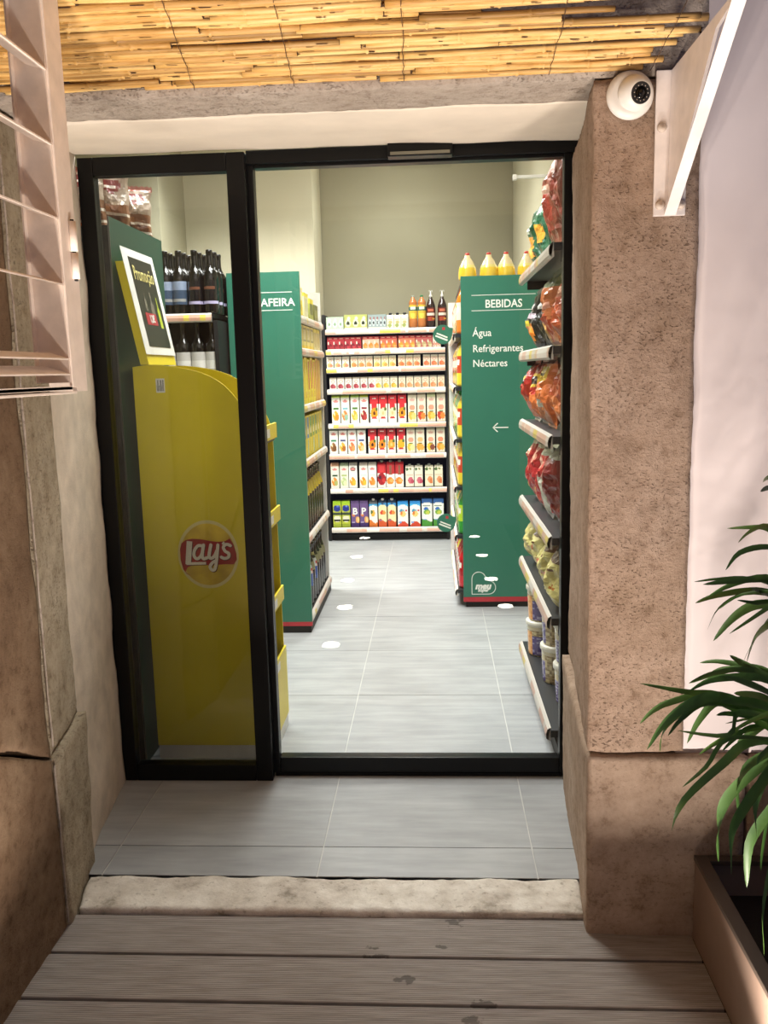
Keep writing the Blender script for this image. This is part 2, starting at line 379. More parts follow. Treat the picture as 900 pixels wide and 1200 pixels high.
def bag(w, d, hh, fn, seed=0, nx=15, nz=24, k='foil'):
    """pillow bag with crimped zigzag ends and hard creases, front at -y, standing on z=0"""
    vs = []; fs = []; cols = []; off = Vector((seed * 5.3, seed * 2.9, seed))
    bell = lambda t: max(0.0, 1 - abs(2 * t - 1) ** 2.6)
    ridge = lambda p: 1 - 2.4 * abs(noise.noise(p))
    for side in (-1, 1):
        for j in range(nz + 1):
            v = j / nz; vv = min(max((v - .05) / .88, 0), 1); tz = max(0, math.sin(PI * (vv * .93 + .02))) ** .7 if 0 < vv < 1 else 0.0
            sway = noise.noise(Vector((v * 2.2, seed + 9, 0))) * .022
            for i in range(nx + 1):
                u = i / nx; x = (u - .5) * w * (1 - .16 * tz)
                p = Vector((u * w / .06, v * hh / .06, side * 3.0)) + off
                c = ridge(p * .55) * .30 + ridge(p * 1.3 + off) * .16 + noise.noise(p * 3.1) * .14
                t = d / 2 * bell(u) ** .62 * tz * (.78 + c) + (.0015 if 0 < i < nx else 0)
                z = v * hh + (.006 * (i % 2) if j in (0, nz) else 0) + noise.noise(p * 1.1 + Vector((7, 7, 7))) * .008 * tz
                x += noise.noise(Vector((v * 4, seed, 0))) * w * .07 + noise.noise(p * 1.7 + Vector((3, 0, 0))) * .006
                vs.append((x, side * t + sway, max(z, 0)))
    st = (nx + 1) * (nz + 1)
    for s_ in (0, 1):
        for j in range(nz):
            for i in range(nx):
                a = s_ * st + j * (nx + 1) + i; q = (a, a + 1, a + nx + 2, a + nx + 1); cc = fn((i + .5) / nx if s_ == 0 else 1 - (i + .5) / nx, (j + .5) / nz)
                if s_: q = q[::-1]
                if (i + j + seed) % 2: fs += [(q[0], q[1], q[2]), (q[0], q[2], q[3])]
                else: fs += [(q[0], q[1], q[3]), (q[1], q[2], q[3])]
                cols += [cc, cc]
    for j in range(nz):
        for i, fl in ((0, 0), (nx, 1)):
            a = j * (nx + 1) + i; q = (a, a + nx + 1, a + nx + 1 + st, a + st); fs.append(q if not fl else q[::-1]); cols.append(fn(.02, (j + .5) / nz))
    me = mesh_from('bag', vs, fs, (k,)); put_col(me, cols); return me

# ================================================================ SETTING
# floor: separate tiles in a grout bed
fl = sempty('floor')
box('grout_bed', -2.4, 1.0, -.15, 5.06, -.03, -.0025, 'grout', fl)
tm = {}
for i in range(-4, 2):
    for j in range(-1, 9):
        x0, x1, y0, y1 = i * .6 + .0018, i * .6 + .5982, j * .6 + .0018, j * .6 + .5982
        x1 = min(x1, 1.0); y0 = max(y0, -.15); y1 = min(y1, 5.06)
        if x1 - x0 < .01 or y1 - y0 < .01: continue
        box('tile', x0, x1, y0, y1, -.012, 0, 'tile', fl)
# threshold stone
hexa('threshold', [(-.605, -.303, -.06), (.70, -.303, -.06), (-.635, -.152, -.06), (.705, -.152, -.06), (-.605, -.303, 0), (.70, -.303, 0), (-.635, -.152, 0), (.705, -.152, 0)], (160, 20, 8), 'step', struct(sempty('floor_threshold')), amp=.007, freq=8, amp2=.003, freq2=34, edge=.006, seed=3)
# deck
dk = struct(sempty('deck'))
box('joist_bed', -.9, 2.0, -4.6, -.30, -.075, -.05, 'gap', dk)
ys = [-.3035, -.4585, -.6165]
while ys[-1] > -4.4: ys.append(ys[-1] - .1565)
for i in range(len(ys) - 1):
    mb = MB(); y0, y1 = ys[i + 1] + .0050, ys[i] - .0050; n = 24; pts = [(y0, -.045), (y0, DECK - .002), (y0 + .002, DECK)]
    for q in range(1, n):
        yy = y0 + (y1 - y0) * q / n; pts += [(yy - .0011, DECK), (yy, DECK - .0012), (yy + .0011, DECK)]
    pts += [(y1 - .002, DECK), (y1, DECK - .002), (y1, -.045)]
    m_ = len(pts); xs = (-.62, 1.9)
    if i > 0: xs = (-.619, .944)
    vs = [(x, a, b) for x in (xs[0], xs[1] if i else .944) for a, b in pts]
    mb.add(vs, [tuple(range(m_)), tuple(range(2 * m_ - 1, m_ - 1, -1))] + [(q, q + m_, (q + 1) % m_ + m_, (q + 1) % m_) for q in range(m_)], 'deck')
    mb.build('deck_board', dk)
# stone door surround
tr = sempty('trim_1')
hexa('stone_block', [(.690, -.350, .452), (.917, -.350, .452), (.760, .40, .452), (.917, .40, .452), (.684, -.350, 1.955), (.912, -.350, 1.955), (.760, .40, 1.975), (.912, .40, 1.975)], (16, 40, 90), 'stone', tr, amp=.006, freq=5, amp2=.0025, freq2=38, edge=.004, seed=1)
hexa('stone_block', [(.690, -.362, -.03), (1.058, -.362, -.03), (.745, .40, -.03), (1.058, .40, -.03), (.688, -.362, .446), (1.062, -.362, .446), (.738, .40, .446), (1.062, .40, .446)], (24, 40, 32), 'stone_low', tr, amp=.006, freq=5, amp2=.0015, seed=2, edge=.006)
hexa('stone_block', [(1.066, -.360, -.03), (1.9, -.360, -.03), (1.066, -.1, -.03), (1.9, -.1, -.03), (1.068, -.360, .444), (1.9, -.360, .444), (1.068, -.1, .444), (1.9, -.1, .444)], (40, 12, 28), 'stone_low', tr, amp=.006, freq=5, amp2=.0015, seed=4)
hexa('stone_block', [(-.63, -.350, 1.957), (.92, -.350, 1.957), (-.66, -.135, 1.972), (.92, -.135, 1.972), (-.63, -.350, 2.25), (.92, -.350, 2.25), (-.66, -.135, 2.25), (.92, -.135, 2.25)], (90, 16, 12), 'lintel', tr, amp=.004, freq=6, amp2=.002, edge=.003, seed=5)
# left reveal blocks (upper and lower) splayed inwards
def zj(y): return .432 - (y + .35) * .42 if y < -.35 else .432
hexa('stone_block', [(-.622, -.352, .438), (-.60, -.352, .438), (-.90, -.10, .455), (-.652, -.10, .455), (-.9, -.352, 1.96), (-.612, -.352, 1.96), (-.9, -.10, 1.975), (-.655, -.10, 1.975)][0:0] or
     [(-.90, -.350, .438), (-.617, -.350, .438), (-.90, -.10, .452), (-.652, -.10, .452), (-.90, -.350, 1.957), (-.614, -.350, 1.957), (-.90, -.10, 1.972), (-.650, -.10, 1.972)], (14, 18, 90), 'reveal', tr, amp=.004, freq=7, amp2=.002, edge=.004, seed=6)
hexa('stone_block', [(-.90, -.352, -.06), (-.606, -.352, -.06), (-.90, -.07, -.06), (-.648, -.07, -.06), (-.90, -.352, .432), (-.606, -.352, .432), (-.90, -.07, .446), (-.640, -.07, .446)], (14, 18, 30), 'reveal', tr, amp=.006, freq=7, amp2=.002, edge=.005, seed=7)
bead = MB()
for z0, z1 in ((1.95, .47), (.42, .0)):
    pts = [(-.6065 + .003 * noise.noise(Vector((0, 0, z * 9))), -.362 + .002 * noise.noise(Vector((5, 0, z * 9))), z) for z in [z0 + (z1 - z0) * i / 40 for i in range(41)]]
    bead.tube(pts, [.0022 + .0018 * abs(noise.noise(Vector((z0, i * .7, 3)))) for i in range(41)], 'lintel', 5)
bead.build('worn_arris_line', tr)  # added bead standing in for the pale chipped line of the worn arris
# left side wall: two big brown blocks towards the camera
wl = sempty('wall_left')
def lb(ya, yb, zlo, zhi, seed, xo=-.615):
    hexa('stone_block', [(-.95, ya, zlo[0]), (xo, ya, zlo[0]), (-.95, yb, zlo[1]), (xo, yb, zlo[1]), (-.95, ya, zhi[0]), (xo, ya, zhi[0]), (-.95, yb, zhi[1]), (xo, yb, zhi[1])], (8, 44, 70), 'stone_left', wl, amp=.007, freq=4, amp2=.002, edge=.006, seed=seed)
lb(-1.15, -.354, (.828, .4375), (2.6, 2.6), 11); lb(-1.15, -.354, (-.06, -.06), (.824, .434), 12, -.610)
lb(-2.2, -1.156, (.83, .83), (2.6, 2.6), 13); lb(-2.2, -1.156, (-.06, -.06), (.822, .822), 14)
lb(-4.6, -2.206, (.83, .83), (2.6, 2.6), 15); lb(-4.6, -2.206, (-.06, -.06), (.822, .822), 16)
# plaster reveals between stone and door frame
tp = sempty('trim_2')
hexa('plaster_soffit', [(-.80, -.137, 1.972), (.92, -.137, 1.972), (-.80, .412, 2.031), (.92, .412, 2.016), (-.80, -.137, 2.2), (.92, -.137, 2.2), (-.80, .412, 2.2), (.92, .412, 2.2)], (70, 22, 6), 'plaster', tp, amp=.006, freq=5, amp2=.0006, edge=.002, seed=21)
hexa('plaster_reveal', [(-.9, -.10, -.02), (-.664, -.10, -.02), (-.9, .412, -.02), (-.732, .412, -.02), (-.9, -.10, 1.99), (-.664, -.10, 1.99), (-.9, .412, 2.04), (-.738, .412, 2.04)], (8, 26, 80), 'plaster_rough', tp, amp=.008, freq=6, amp2=.0015, freq2=40, edge=.002, seed=22)
# facade right of the stone, and above
hexa('wall_front', [(.90, -.342, .447), (2.4, -.342, .447), (.90, .40, .447), (2.4, .40, .447), (.90, -.342, 3.6), (2.4, -.342, 3.6), (.90, .40, 3.6), (2.4, .40, 3.6)], (40, 12, 70), 'facade', None, amp=.006, freq=3, amp2=.001, freq2=20, edge=.001, seed=23)['kind'] = 'structure'
fw = sempty('wall_front_upper')
box('facade_panel', -.95, .899, -.34, .44, 2.26, 3.6, 'facade', fw)
box('facade_panel', -2.45, -.951, .30, .44, -.03, 3.6, 'shopwall', fw)
# shop shell
struct(box('wall_back', -2.4, 1.12, 5.06, 5.16, 0, CEIL, 'shopwall_shaded'))
struct(box('wall_pillar', -2.4, -.555, 4.55, 5.05, 0, CEIL, 'shopwall_lit'))
struct(box('wall_right', 1.001, 1.12, .441, 5.05, -.03, CEIL, 'shopwall'))
struct(box('wall_side_left', -2.5, -2.401, .30, 5.16, -.03, CEIL, 'shopwall'))
struct(box('wall_recess', -2.4, -1.54, 3.9, 4.549, 0, CEIL, 'shopwall_shaded'))
struct(box('ceiling', -2.5, 1.12, .45, 5.16, CEIL + .001, CEIL + .1, 'shopwall'))
for (x, y, e) in SHOP_LIGHTS:
    t = thing('ceiling_light', 'square white LED panel on the shop ceiling, %s' % {.98: 'just inside the door', 1.42: 'in front of the left gondola', 1.95: 'second from the door over the aisle', 3.35: 'over the aisle between the gondolas' if x > 0 else 'far left corner', 4.35: 'nearest the far wall'}[y], 'ceiling light', (x, y, CEIL - .06), 0, 'LED panels on the shop ceiling')
    MB().box(-.31, .31, -.31, .31, .02, .06, 'white_plastic').build('light_frame', t)
    MB().box(-.29, .29, -.29, .29, .008, .0195, 'panel_led').build('diffuser', t)

# ================================================================ DOOR
dr = sempty('door_1')      # fixed side light, then the sliding leaf behind it
MB().box(-.738, -.690, .411, .456, .0, 2.022, 'black_alu', .003).build('frame_post', dr)
MB().box(-.278, -.222, .411, .448, .0, 2.022, 'black_alu', .003).build('frame_post', dr)
MB().box(-.689, -.279, .411, .456, 1.968, 2.022, 'black_alu', .003).build('frame_rail', dr)
MB().box(-.689, -.279, .411, .456, .0, .056, 'black_alu', .003).build('frame_rail', dr)
MB().box(-.690, -.278, .430, .438, .056, 1.968, 'glass_side').build('glass_pane', dr)
MB().box(-.221, .90, .432, .448, 1.99, 2.03, 'black_alu', .003).build('head_track', dr)
d2 = sempty('door_2')
MB().box(-.262, -.204, .450, .492, .012, 1.998, 'black_alu', .004).build('door_stile', d2)
MB().box(.741, .792, .450, .492, .012, 1.998, 'black_alu', .004).build('door_stile', d2)
MB().box(-.203, .740, .450, .492, 1.981, 2.02, 'black_alu', .003).build('door_rail', d2)
MB().box(-.203, .740, .450, .492, .012, .066, 'black_alu', .003).build('door_rail', d2)
MB().box(-.204, .741, .466, .474, .066, 1.981, 'glass').build('glass_pane', d2)
MB().box(-.22, .80, .449, .50, .0, .011, 'black_alu').build('floor_track', dr)
t = thing('door_sensor', 'black motion sensor box on the top rail of the sliding door', 'sensor', (.309, .431, 1.985))
MB().box(-.096, .096, -.048, 0, .0, .052, 'black_alu', .004).build('sensor_housing', t)
MB().prism([(-.05, .004), (-.053, .012), (-.049, .012), (-.047, .004)], 'x', -.088, .088, 'cardgrey').build('sensor_window', t)
MB().lathe([(.0015, -.0505), (.0015, -.0475)], 'led', 8, .03, 0, .036, 'y').build('indicator', t)

# ================================================================ OUTSIDE THINGS
# uplights in the deck
for i, (x, y) in enumerate(UPLIGHTS):
    t = thing('deck_uplight', 'recessed round deck uplight, %s from the door in the %s row' % (ORD[i % 5], 'left' if i < 5 else 'right'), 'light', (x, y, DECK), 0, 'recessed uplights in the deck')
    MB().lathe([(.052, -.02), (.055, .0), (.055, .004), (.046, .006)], 'chrome', 24).build('rim', t)
    MB().lathe([(.045, .004), (.044, .0085), (.030, .0105), (.0, .011)], 'led', 24).build('lens', t)
# reed awning
aw = thing('reed_awning', 'golden reed mat awning hanging over the shop entrance', 'awning', (0, 0, 0))
def reed_mesh(L, r, seed):
    R = random.Random(seed); n = 18; mb = MB(); pts = []; rad = []; nodes = [R.uniform(.05, .3)]
    while nodes[-1] < L: nodes.append(nodes[-1] + R.uniform(.13, .28))
    xs = sorted(set([L * i / n for i in range(n + 1)] + [k + e for k in nodes for e in (-.004, 0, .004) if 0 < k + e < L]))
    for x in xs:
        nd = min(abs(x - k) for k in nodes); rr = r * (1 + (.28 if nd < .001 else 0) - (.06 if .001 < nd < .006 else 0)) * (1 - .15 * x / L)
        pts.append((x, .0035 * noise.noise(Vector((x * 4, seed, 0))), .003 * noise.noise(Vector((x * 4, seed, 7))))); rad.append(rr)
    mb.tube(pts, rad, 'reed', 7)
    for (x, s_) in ((0, -1), (L, 1)):
        for q in range(3):
            a = R.uniform(0, 6.28); y, z = r * .7 * math.cos(a), r * .7 * math.sin(a); l = R.uniform(.003, .012)
            mb.add([(x - s_ * .002, y - r * .3, z), (x - s_ * .002, y + r * .3, z), (x + s_ * l, y, z + .001)], [(0, 1, 2)], 'reed_dark')
        mb.lathe([(r * .8, x - .0008), (r * .8, x + .0008)], 'reed_dark', 7, axis='x')
    for q in range(int(L * 7)):
        x = R.uniform(.02, L - .03); a = R.uniform(-2.4, -.7); l = R.uniform(.008, .03); y, z = r * 1.03 * math.cos(a), r * 1.03 * math.sin(a)
        mb.add([(x, y - .001, z), (x + l, y - .0005, z), (x + l * .8, y + .0022, z + .0006), (x + l * .1, y + .002, z + .0006)], [(0, 1, 2, 3)], 'reed_dark')
    return mb.mesh('reed')
reeds = [(L, reed_mesh(L, r, sd)) for sd, (L, r) in enumerate([(.30, .0078), (.42, .0085), (.55, .0075), (.68, .009), (.85, .008), (.36, .0065), (.5, .0092), (.75, .007)])]
MZ = lambda yy: 1.976 + (-.36 - yy) * .16
R = random.Random(5); y = -.362; row = 0
while y > -1.5:
    x = (-.60 if y > -.70 else -.285) + R.uniform(0, .03); xend = .845 + R.uniform(-.07, .035)
    if y > -.42: xend = .80 + R.uniform(-.03, .02)
    while x < xend - .06:
        L, me = R.choice(reeds); sc = 1.0
        if x + L > xend: sc = (xend - x) / L
        if sc > .35:
            o = obj('reed', me, aw, (x, y + R.uniform(-.003, .003), MZ(y) + R.uniform(-.004, .006)), (R.uniform(0, 6.28) * 0 + R.uniform(-.6, .6), R.uniform(-.006, .006), R.uniform(-.012, .012)), (sc, 1, 1))
        x += L * sc + R.uniform(-.01, .012)
    y -= R.choice([.0125, .014, .015, .0165, .0205]); row += 1
# second, sparser layer above so that gaps show only now and then
y = -.37
while y > -1.5:
    if R.random() < .82:
        L, me = R.choice(reeds[3:5]); obj('reed', me, aw, ((-.44 if y > -.70 else -.28) + R.uniform(0, .35), y, MZ(y) + .018), (0, 0, R.uniform(-.01, .01)), (1.0, 1, 1))
    y -= .021
for xw, sl in ((-.165, .10), (.05, .045), (.285, .02), (.59, .0), (.80, .02)):
    pts = [(xw + sl * (-.36 - yy) + .004 * noise.noise(Vector((q * .7, xw, 0))), yy, MZ(yy) - .0108 + .0012 * math.sin(q * 2.1)) for q, yy in enumerate([-.36 - .02 * k for k in range(56)])]
    MB().tube(pts, .0008, 'wire', 5).build('binding_wire', aw)
# wall bracket
br = thing('wall_bracket', 'white painted triangular steel bracket bolted to the stone under the awning', 'bracket', (.845, -.356, 1.672))
MB().box(-.033, .034, -.008, 0, 0, .292, 'bracket', .002).build('wall_plate', br)
MB().prism([(-.0085, .004), (-.0085, .290), (-.42, .290), (-.42, .283), (-.30, .268), (-.012, .004)], 'x', -.003, .003, 'bracket').build('web_plate', br)
MB().prism([(-.012, .0), (-.42, .278), (-.424, .284), (-.016, .0)][::1], 'x', -.012, .012, 'bracket').build('edge_flange', br)
for bx, bz in ((-.020, .022), (.024, .022), (-.020, .178)):
    MB().lathe([(.010, -.0085), (.010, -.013), (.006, -.017), (.0, -.018)], 'screw', 12, bx, 0, bz, 'y').build('bolt', br)
# dome camera
dc = thing('security_camera', 'white dome security camera on the stone pier beside the bracket', 'camera', (.758, -.357, 1.917))
MB().lathe([(.047, 0), (.049, -.006), (.047, -.014), (.040, -.020), (.036, -.021)], 'white_plastic', 40, axis='y').build('base_ring', dc)
ey = MB().lathe([(.036, -.012), (.036, -.022), (.033, -.034), (.027, -.043), (.0215, -.0465)], 'white_plastic', 40, axis='y').build('eyeball', dc, (.003, 0, .004), (.22, 0, .25))
MB().lathe([(.0215, -.0465), (.0205, -.0475), (.019, -.0472)], 'black', 32, axis='y').build('bezel', ey)
MB().lathe([(.019, -.0471), (.0, -.0474)], 'lens', 32, axis='y').build('window', ey)
for q in range(12):
    a = q * PI / 6; MB().lathe([(.0013, -.0478), (.0, -.0486)], 'screw', 6, .0150 * math.cos(a), 0, .0150 * math.sin(a), 'y').build('infrared_led', ey)
MB().lathe([(.0075, -.0478), (.006, -.051), (.0, -.052)], 'lens', 16, axis='y').build('lens', ey)
# shutter leaf folded against the left wall
sh = thing('metal_shutter', 'cream metal louvred shutter leaf folded against the brown stone wall', 'shutter', (-.300, -.7399, 1.337)); sh.scale = (.8, .8, .8)
SH = 2.36 - 1.331
MB().prism([(0, 0), (-.018, .0), (-.018, .0)][0:0] or [(-.058, 0), (-.058, SH), (0, SH), (0, 0)], 'x', -.010, 0, 'white_metal').build('outer_stile', sh)
MB().box(-.082, -.010, -.018, 0, 0, SH, 'white_metal', .001).build('outer_stile_flange', sh)
MB().box(-.072, -.003, -.086, -.083, .02, SH - .01, 'white_metal').box(-.074, -.070, -.10, -.083, .02, SH - .01, 'white_metal').build('inner_channel', sh)
MB().box(-.006, .0015, -.083, -.0605, .010, SH, 'white_metal', .0008).build('leaf_stile', sh)
MB().box(-.072, 0, -.78, -.083, .004, .012, 'white_metal', .001).box(-.004, 0, -.78, -.083, .004, .013, 'white_metal').build('bottom_rail', sh)
MB().box(-.058, .0, -.78, -.060, -.0045, .001, 'white_metal', .001).build('outer_bottom_rail', sh)
MB().box(-.072, 0, -.78, -.083, SH - .03, SH - .01, 'white_metal', .001).build('top_rail', sh)
MB().box(-.072, 0, -.80, -.781, 0, SH, 'white_metal', .001).build('near_stile', sh)
for zz in (1.367, 1.400, 1.559, 1.697, 1.848, 1.997, 2.147, 2.29):
    z = zz - 1.331; w = .045 if zz > 1.38 else .06
    # each slat a tilted thin plate, raised towards the wall
    a = .30; MB().add([(-w * math.cos(a), -.7805, z + w * math.sin(a)), (0, -.7805, z), (0, -.7805, z + .0035), (-w * math.cos(a), -.7805, z + w * math.sin(a) + .0035),
              (-w * math.cos(a), -.0865, z + w * math.sin(a)), (0, -.0865, z), (0, -.0865, z + .0035), (-w * math.cos(a), -.0865, z + w * math.sin(a) + .0035)],
             [(0, 1, 2, 3), (7, 6, 5, 4), (0, 4, 5, 1), (1, 5, 6, 2), (2, 6, 7, 3), (3, 7, 4, 0)], 'white_metal').build('slat', sh)
for zc in (1.64, 2.30):
    hg = MB(); z = zc - 1.331
    hg.lathe([(.0085, -.062), (.0085, -.006)], 'white_metal', 12, .006, -.03, z).lathe([(.0085, -.003), (.0085, .062)], 'white_metal', 12, .006, -.03, z); hg.lathe([(.0045, -.066), (.0045, .066)], 'gap', 8, .006, -.03, z)
    hg.build('hinge', sh)

# planter and palm
pl = thing('planter_box', 'low brown grey trough planter with a dark rim below the palm', 'planter', (.945, -.372, DECK))
MB().box(0, .012, -1.9, 0, 0, .205, 'planter').build('side_panel', pl)
MB().box(.53, .542, -1.9, 0, 0, .205, 'planter').build('side_panel', pl)
MB().box(.0121, .5299, -.012, 0, 0, .205, 'planter').build('end_panel', pl)
MB().box(.0121, .5299, -1.9, -1.888, 0, .205, 'planter').build('end_panel', pl)
MB().box(-.004, .026, -1.904, .0, .2051, .217, 'planter_rim', .002).box(.0261, .546, -.026, .0, .2051, .217, 'planter_rim', .002).box(.516, .546, -1.904, -.0261, .2051, .217, 'planter_rim', .002).build('rim', pl)
MB().box(.0121, .5299, -1.888, -.0121, .02, .12, 'soil').build('soil', pl)
pm = thing('palm_plant', 'green palm with long arching narrow leaves in the trough planter', 'plant', (1.22, -.66, .105))
def smooth3(P, n=5):
    out = []; P = [Vector(p) for p in P]
    for i in range(len(P) - 1):
        p0, p1, p2, p3 = [P[max(0, min(len(P) - 1, i + d))] for d in (-1, 0, 1, 2)]
        for j in range(n):
            t = j / n; out.append(.5 * ((2 * p1) + (-p0 + p2) * t + (2 * p0 - 5 * p1 + 4 * p2 - p3) * t ** 2 + (-p0 + 3 * p1 - 3 * p2 + p3) * t ** 3))
    return out + [P[-1]]
def leaf(pts, w, twist=0.0):
    """a folded blade along a smooth line from base to tip"""
    P = smooth3(pts, 4); n = len(P) - 1; vs = []; fs = []
    for i, p in enumerate(P):
        s = i / n; d = (P[min(i + 1, n)] - P[max(i - 1, 0)]).normalized()
        side = d.cross(Vector((0, 0, 1))); side = side.normalized() if side.length > .05 else Vector((0, 1, 0)); up = side.cross(d).normalized()
        a = twist + .5 * s; sd = (side * math.cos(a) + up * math.sin(a)); u2 = sd.cross(d)
        ww = w * (math.sin(PI * min(1, s * .90 + .10)) ** .7) + .0005
        vs += [p - sd * ww / 2 + u2 * ww * .16, p, p + sd * ww / 2 + u2 * ww * .16]
    for i in range(n):
        for q in (0, 1): a = i * 3 + q; fs.append((a, a + 1, a + 4, a + 3))
    me = mesh_from('leaf', [Vector(v) - pm.location for v in vs], fs, ('leaf',), smooth=True); return obj('leaf', me, pm)
PALM_LEAVES = [([(1.023,-0.716,0.653),(0.966,-0.711,0.697),(0.876,-0.706,0.73),(0.818,-0.701,0.735),(0.728,-0.696,0.751)],0.0143),([(1.012,-0.708,0.627),(0.964,-0.701,0.667),(0.854,-0.695,0.722),(0.788,-0.688,0.709),(0.756,-0.682,0.688),(0.735,-0.675,0.66)],0.0132),([(1.026,-0.692,0.625),(0.952,-0.71,0.695),(0.87,-0.727,0.735),(0.809,-0.744,0.728),(0.758,-0.761,0.696),(0.724,-0.778,0.652)],0.0209),([(0.968,-0.729,0.693),(0.887,-0.708,0.726),(0.809,-0.687,0.683),(0.783,-0.666,0.635),(0.784,-0.645,0.587)],0.0121),([(0.958,-0.714,0.694),(0.848,-0.731,0.723),(0.795,-0.747,0.7),(0.766,-0.763,0.673)],0.0099),([(1.026,-0.67,0.626),(0.959,-0.669,0.68),(0.889,-0.669,0.703),(0.853,-0.668,0.666),(0.83,-0.667,0.615)],0.0165),([(1.035,-0.68,0.711),(0.976,-0.679,0.759),(0.923,-0.677,0.771),(0.867,-0.676,0.762),(0.828,-0.675,0.744)],0.011),([(1.03,-0.692,0.705),(0.964,-0.708,0.76),(0.907,-0.725,0.774),(0.846,-0.742,0.774),(0.804,-0.759,0.76)],0.0154),([(1.029,-0.692,0.724),(0.974,-0.662,0.756),(0.919,-0.631,0.758),(0.892,-0.601,0.739)],0.011),([(1.02,-0.699,0.684),(0.981,-0.678,0.664),(0.959,-0.657,0.632),(0.937,-0.636,0.6)],0.0209),([(1.025,-0.69,0.654),(0.963,-0.718,0.687),(0.883,-0.747,0.71),(0.849,-0.776,0.719)],0.011),([(1.037,-0.685,0.616),(0.983,-0.677,0.583),(0.916,-0.669,0.507),(0.901,-0.662,0.438),(0.905,-0.654,0.353)],0.022),([(1.027,-0.712,0.611),(0.962,-0.735,0.577),(0.911,-0.759,0.525),(0.882,-0.782,0.485),(0.878,-0.805,0.418)],0.0198),([(1.035,-0.678,0.542),(0.988,-0.677,0.469),(0.957,-0.675,0.404),(0.956,-0.674,0.31)],0.0209),([(1.031,-0.687,0.555),(1.006,-0.656,0.467),(1.006,-0.625,0.375),(1.014,-0.594,0.298)],0.0176),([(1.009,-0.687,1.016),(0.973,-0.653,1.043),(0.958,-0.619,1.041),(0.919,-0.585,1.033)],0.0099),([(1.0,-0.706,1.033),(0.962,-0.681,1.053),(0.94,-0.656,1.039),(0.926,-0.63,1.013)],0.0132),([(0.989,-0.703,1.132),(0.971,-0.668,1.144),(0.971,-0.633,1.136),(0.98,-0.597,1.125)],0.0099),([(1.005,-0.677,1.104),(0.958,-0.703,1.128),(0.936,-0.73,1.132),(0.918,-0.756,1.131)],0.0099),([(0.996,-0.722,1.0),(0.942,-0.739,1.026),(0.885,-0.757,1.02),(0.856,-0.774,0.992)],0.011),([(1.011,-0.672,0.924),(0.938,-0.673,0.951),(0.881,-0.675,0.952),(0.831,-0.676,0.947)],0.0066),([(1.019,-0.692,0.927),(0.958,-0.704,0.955),(0.887,-0.715,0.957),(0.832,-0.726,0.954)],0.0132),([(1.008,-0.7,0.937),(0.953,-0.705,0.962),(0.889,-0.71,0.949),(0.843,-0.715,0.926)],0.011),([(1.013,-0.709,0.913),(0.96,-0.702,0.932),(0.92,-0.695,0.932),(0.867,-0.687,0.921),(0.833,-0.68,0.906)],0.0143),([(0.994,-0.695,0.92),(0.932,-0.662,0.918),(0.895,-0.629,0.881),(0.884,-0.596,0.827)],0.0077),([(1.021,-0.689,0.898),(0.976,-0.663,0.898),(0.95,-0.637,0.884),(0.925,-0.611,0.851),(0.9,-0.585,0.8)],0.0198),([(1.018,-0.679,0.89),(0.987,-0.639,0.846),(0.978,-0.6,0.806),(0.977,-0.561,0.744)],0.022),([(1.012,-0.69,0.918),(0.957,-0.711,0.916),(0.926,-0.732,0.919),(0.886,-0.754,0.931)],0.0099),([(1.034,-0.678,0.724),(0.987,-0.65,0.758),(0.952,-0.622,0.76),(0.907,-0.594,0.76),(0.88,-0.566,0.747)],0.0121),([(1.036,-0.676,0.713),(0.936,-0.667,0.766),(0.882,-0.659,0.758),(0.834,-0.651,0.734)],0.0132),([(1.002,-0.687,0.661),(0.939,-0.705,0.666),(0.901,-0.723,0.649),(0.874,-0.741,0.633)],0.0088),([(0.996,-0.68,0.658),(0.932,-0.671,0.641),(0.889,-0.663,0.615),(0.858,-0.654,0.586)],0.0099),([(1.022,-0.713,0.698),(0.953,-0.742,0.748),(0.899,-0.77,0.779),(0.852,-0.799,0.803)],0.0176),([(1.037,-0.679,0.667),(0.994,-0.64,0.692),(0.974,-0.6,0.689),(0.954,-0.561,0.679)],0.0198),([(1.004,-0.725,0.64),(0.944,-0.699,0.588),(0.932,-0.674,0.522),(0.947,-0.649,0.444)],0.0187),([(1.021,-0.705,0.617),(0.966,-0.728,0.584),(0.935,-0.75,0.534),(0.934,-0.772,0.468)],0.0198),([(1.021,-0.712,0.715),(0.972,-0.689,0.758),(0.934,-0.666,0.779),(0.914,-0.643,0.789)],0.0154),([(1.026,-0.678,0.895),(0.952,-0.723,0.932),(0.904,-0.768,0.956)],0.0176),([(1.032,-0.693,0.664),(0.962,-0.723,0.711),(0.9,-0.753,0.736),(0.85,-0.783,0.748)],0.022)]
stems = MB()
for (x, y, zt, lean) in ((1.16, -.62, .74, -.12), (1.24, -.70, .98, -.2), (1.20, -.58, .55, -.1), (1.30, -.66, .9, .1), (1.12, -.72, .60, -.1)):
    stems.tube([(x - 1.22, y + .66, 0), (x - 1.22 + lean * .2, y + .66, (zt - .105) * .5), (x - 1.22 + lean, y + .66, zt - .105)], [.009, .007, .004], 'stem', 7)
stems.build('stems', pm)
R = random.Random(12)
for k, L in enumerate(PALM_LEAVES): leaf(L[0], L[1] * .95, R.uniform(.5, 1.1))
for k, L in enumerate(PALM_LEAVES[:28]):      # fuller crown: blades set a little behind and lower
    if k % 2: continue
    dz = R.uniform(-.05, .04); leaf([(p[0] + .02 + R.uniform(-.01, .03), p[1] - R.uniform(.04, .12), p[2] + dz - .02 * q) for q, p in enumerate(L[0])], L[1] * .8, R.uniform(.4, 1.2))
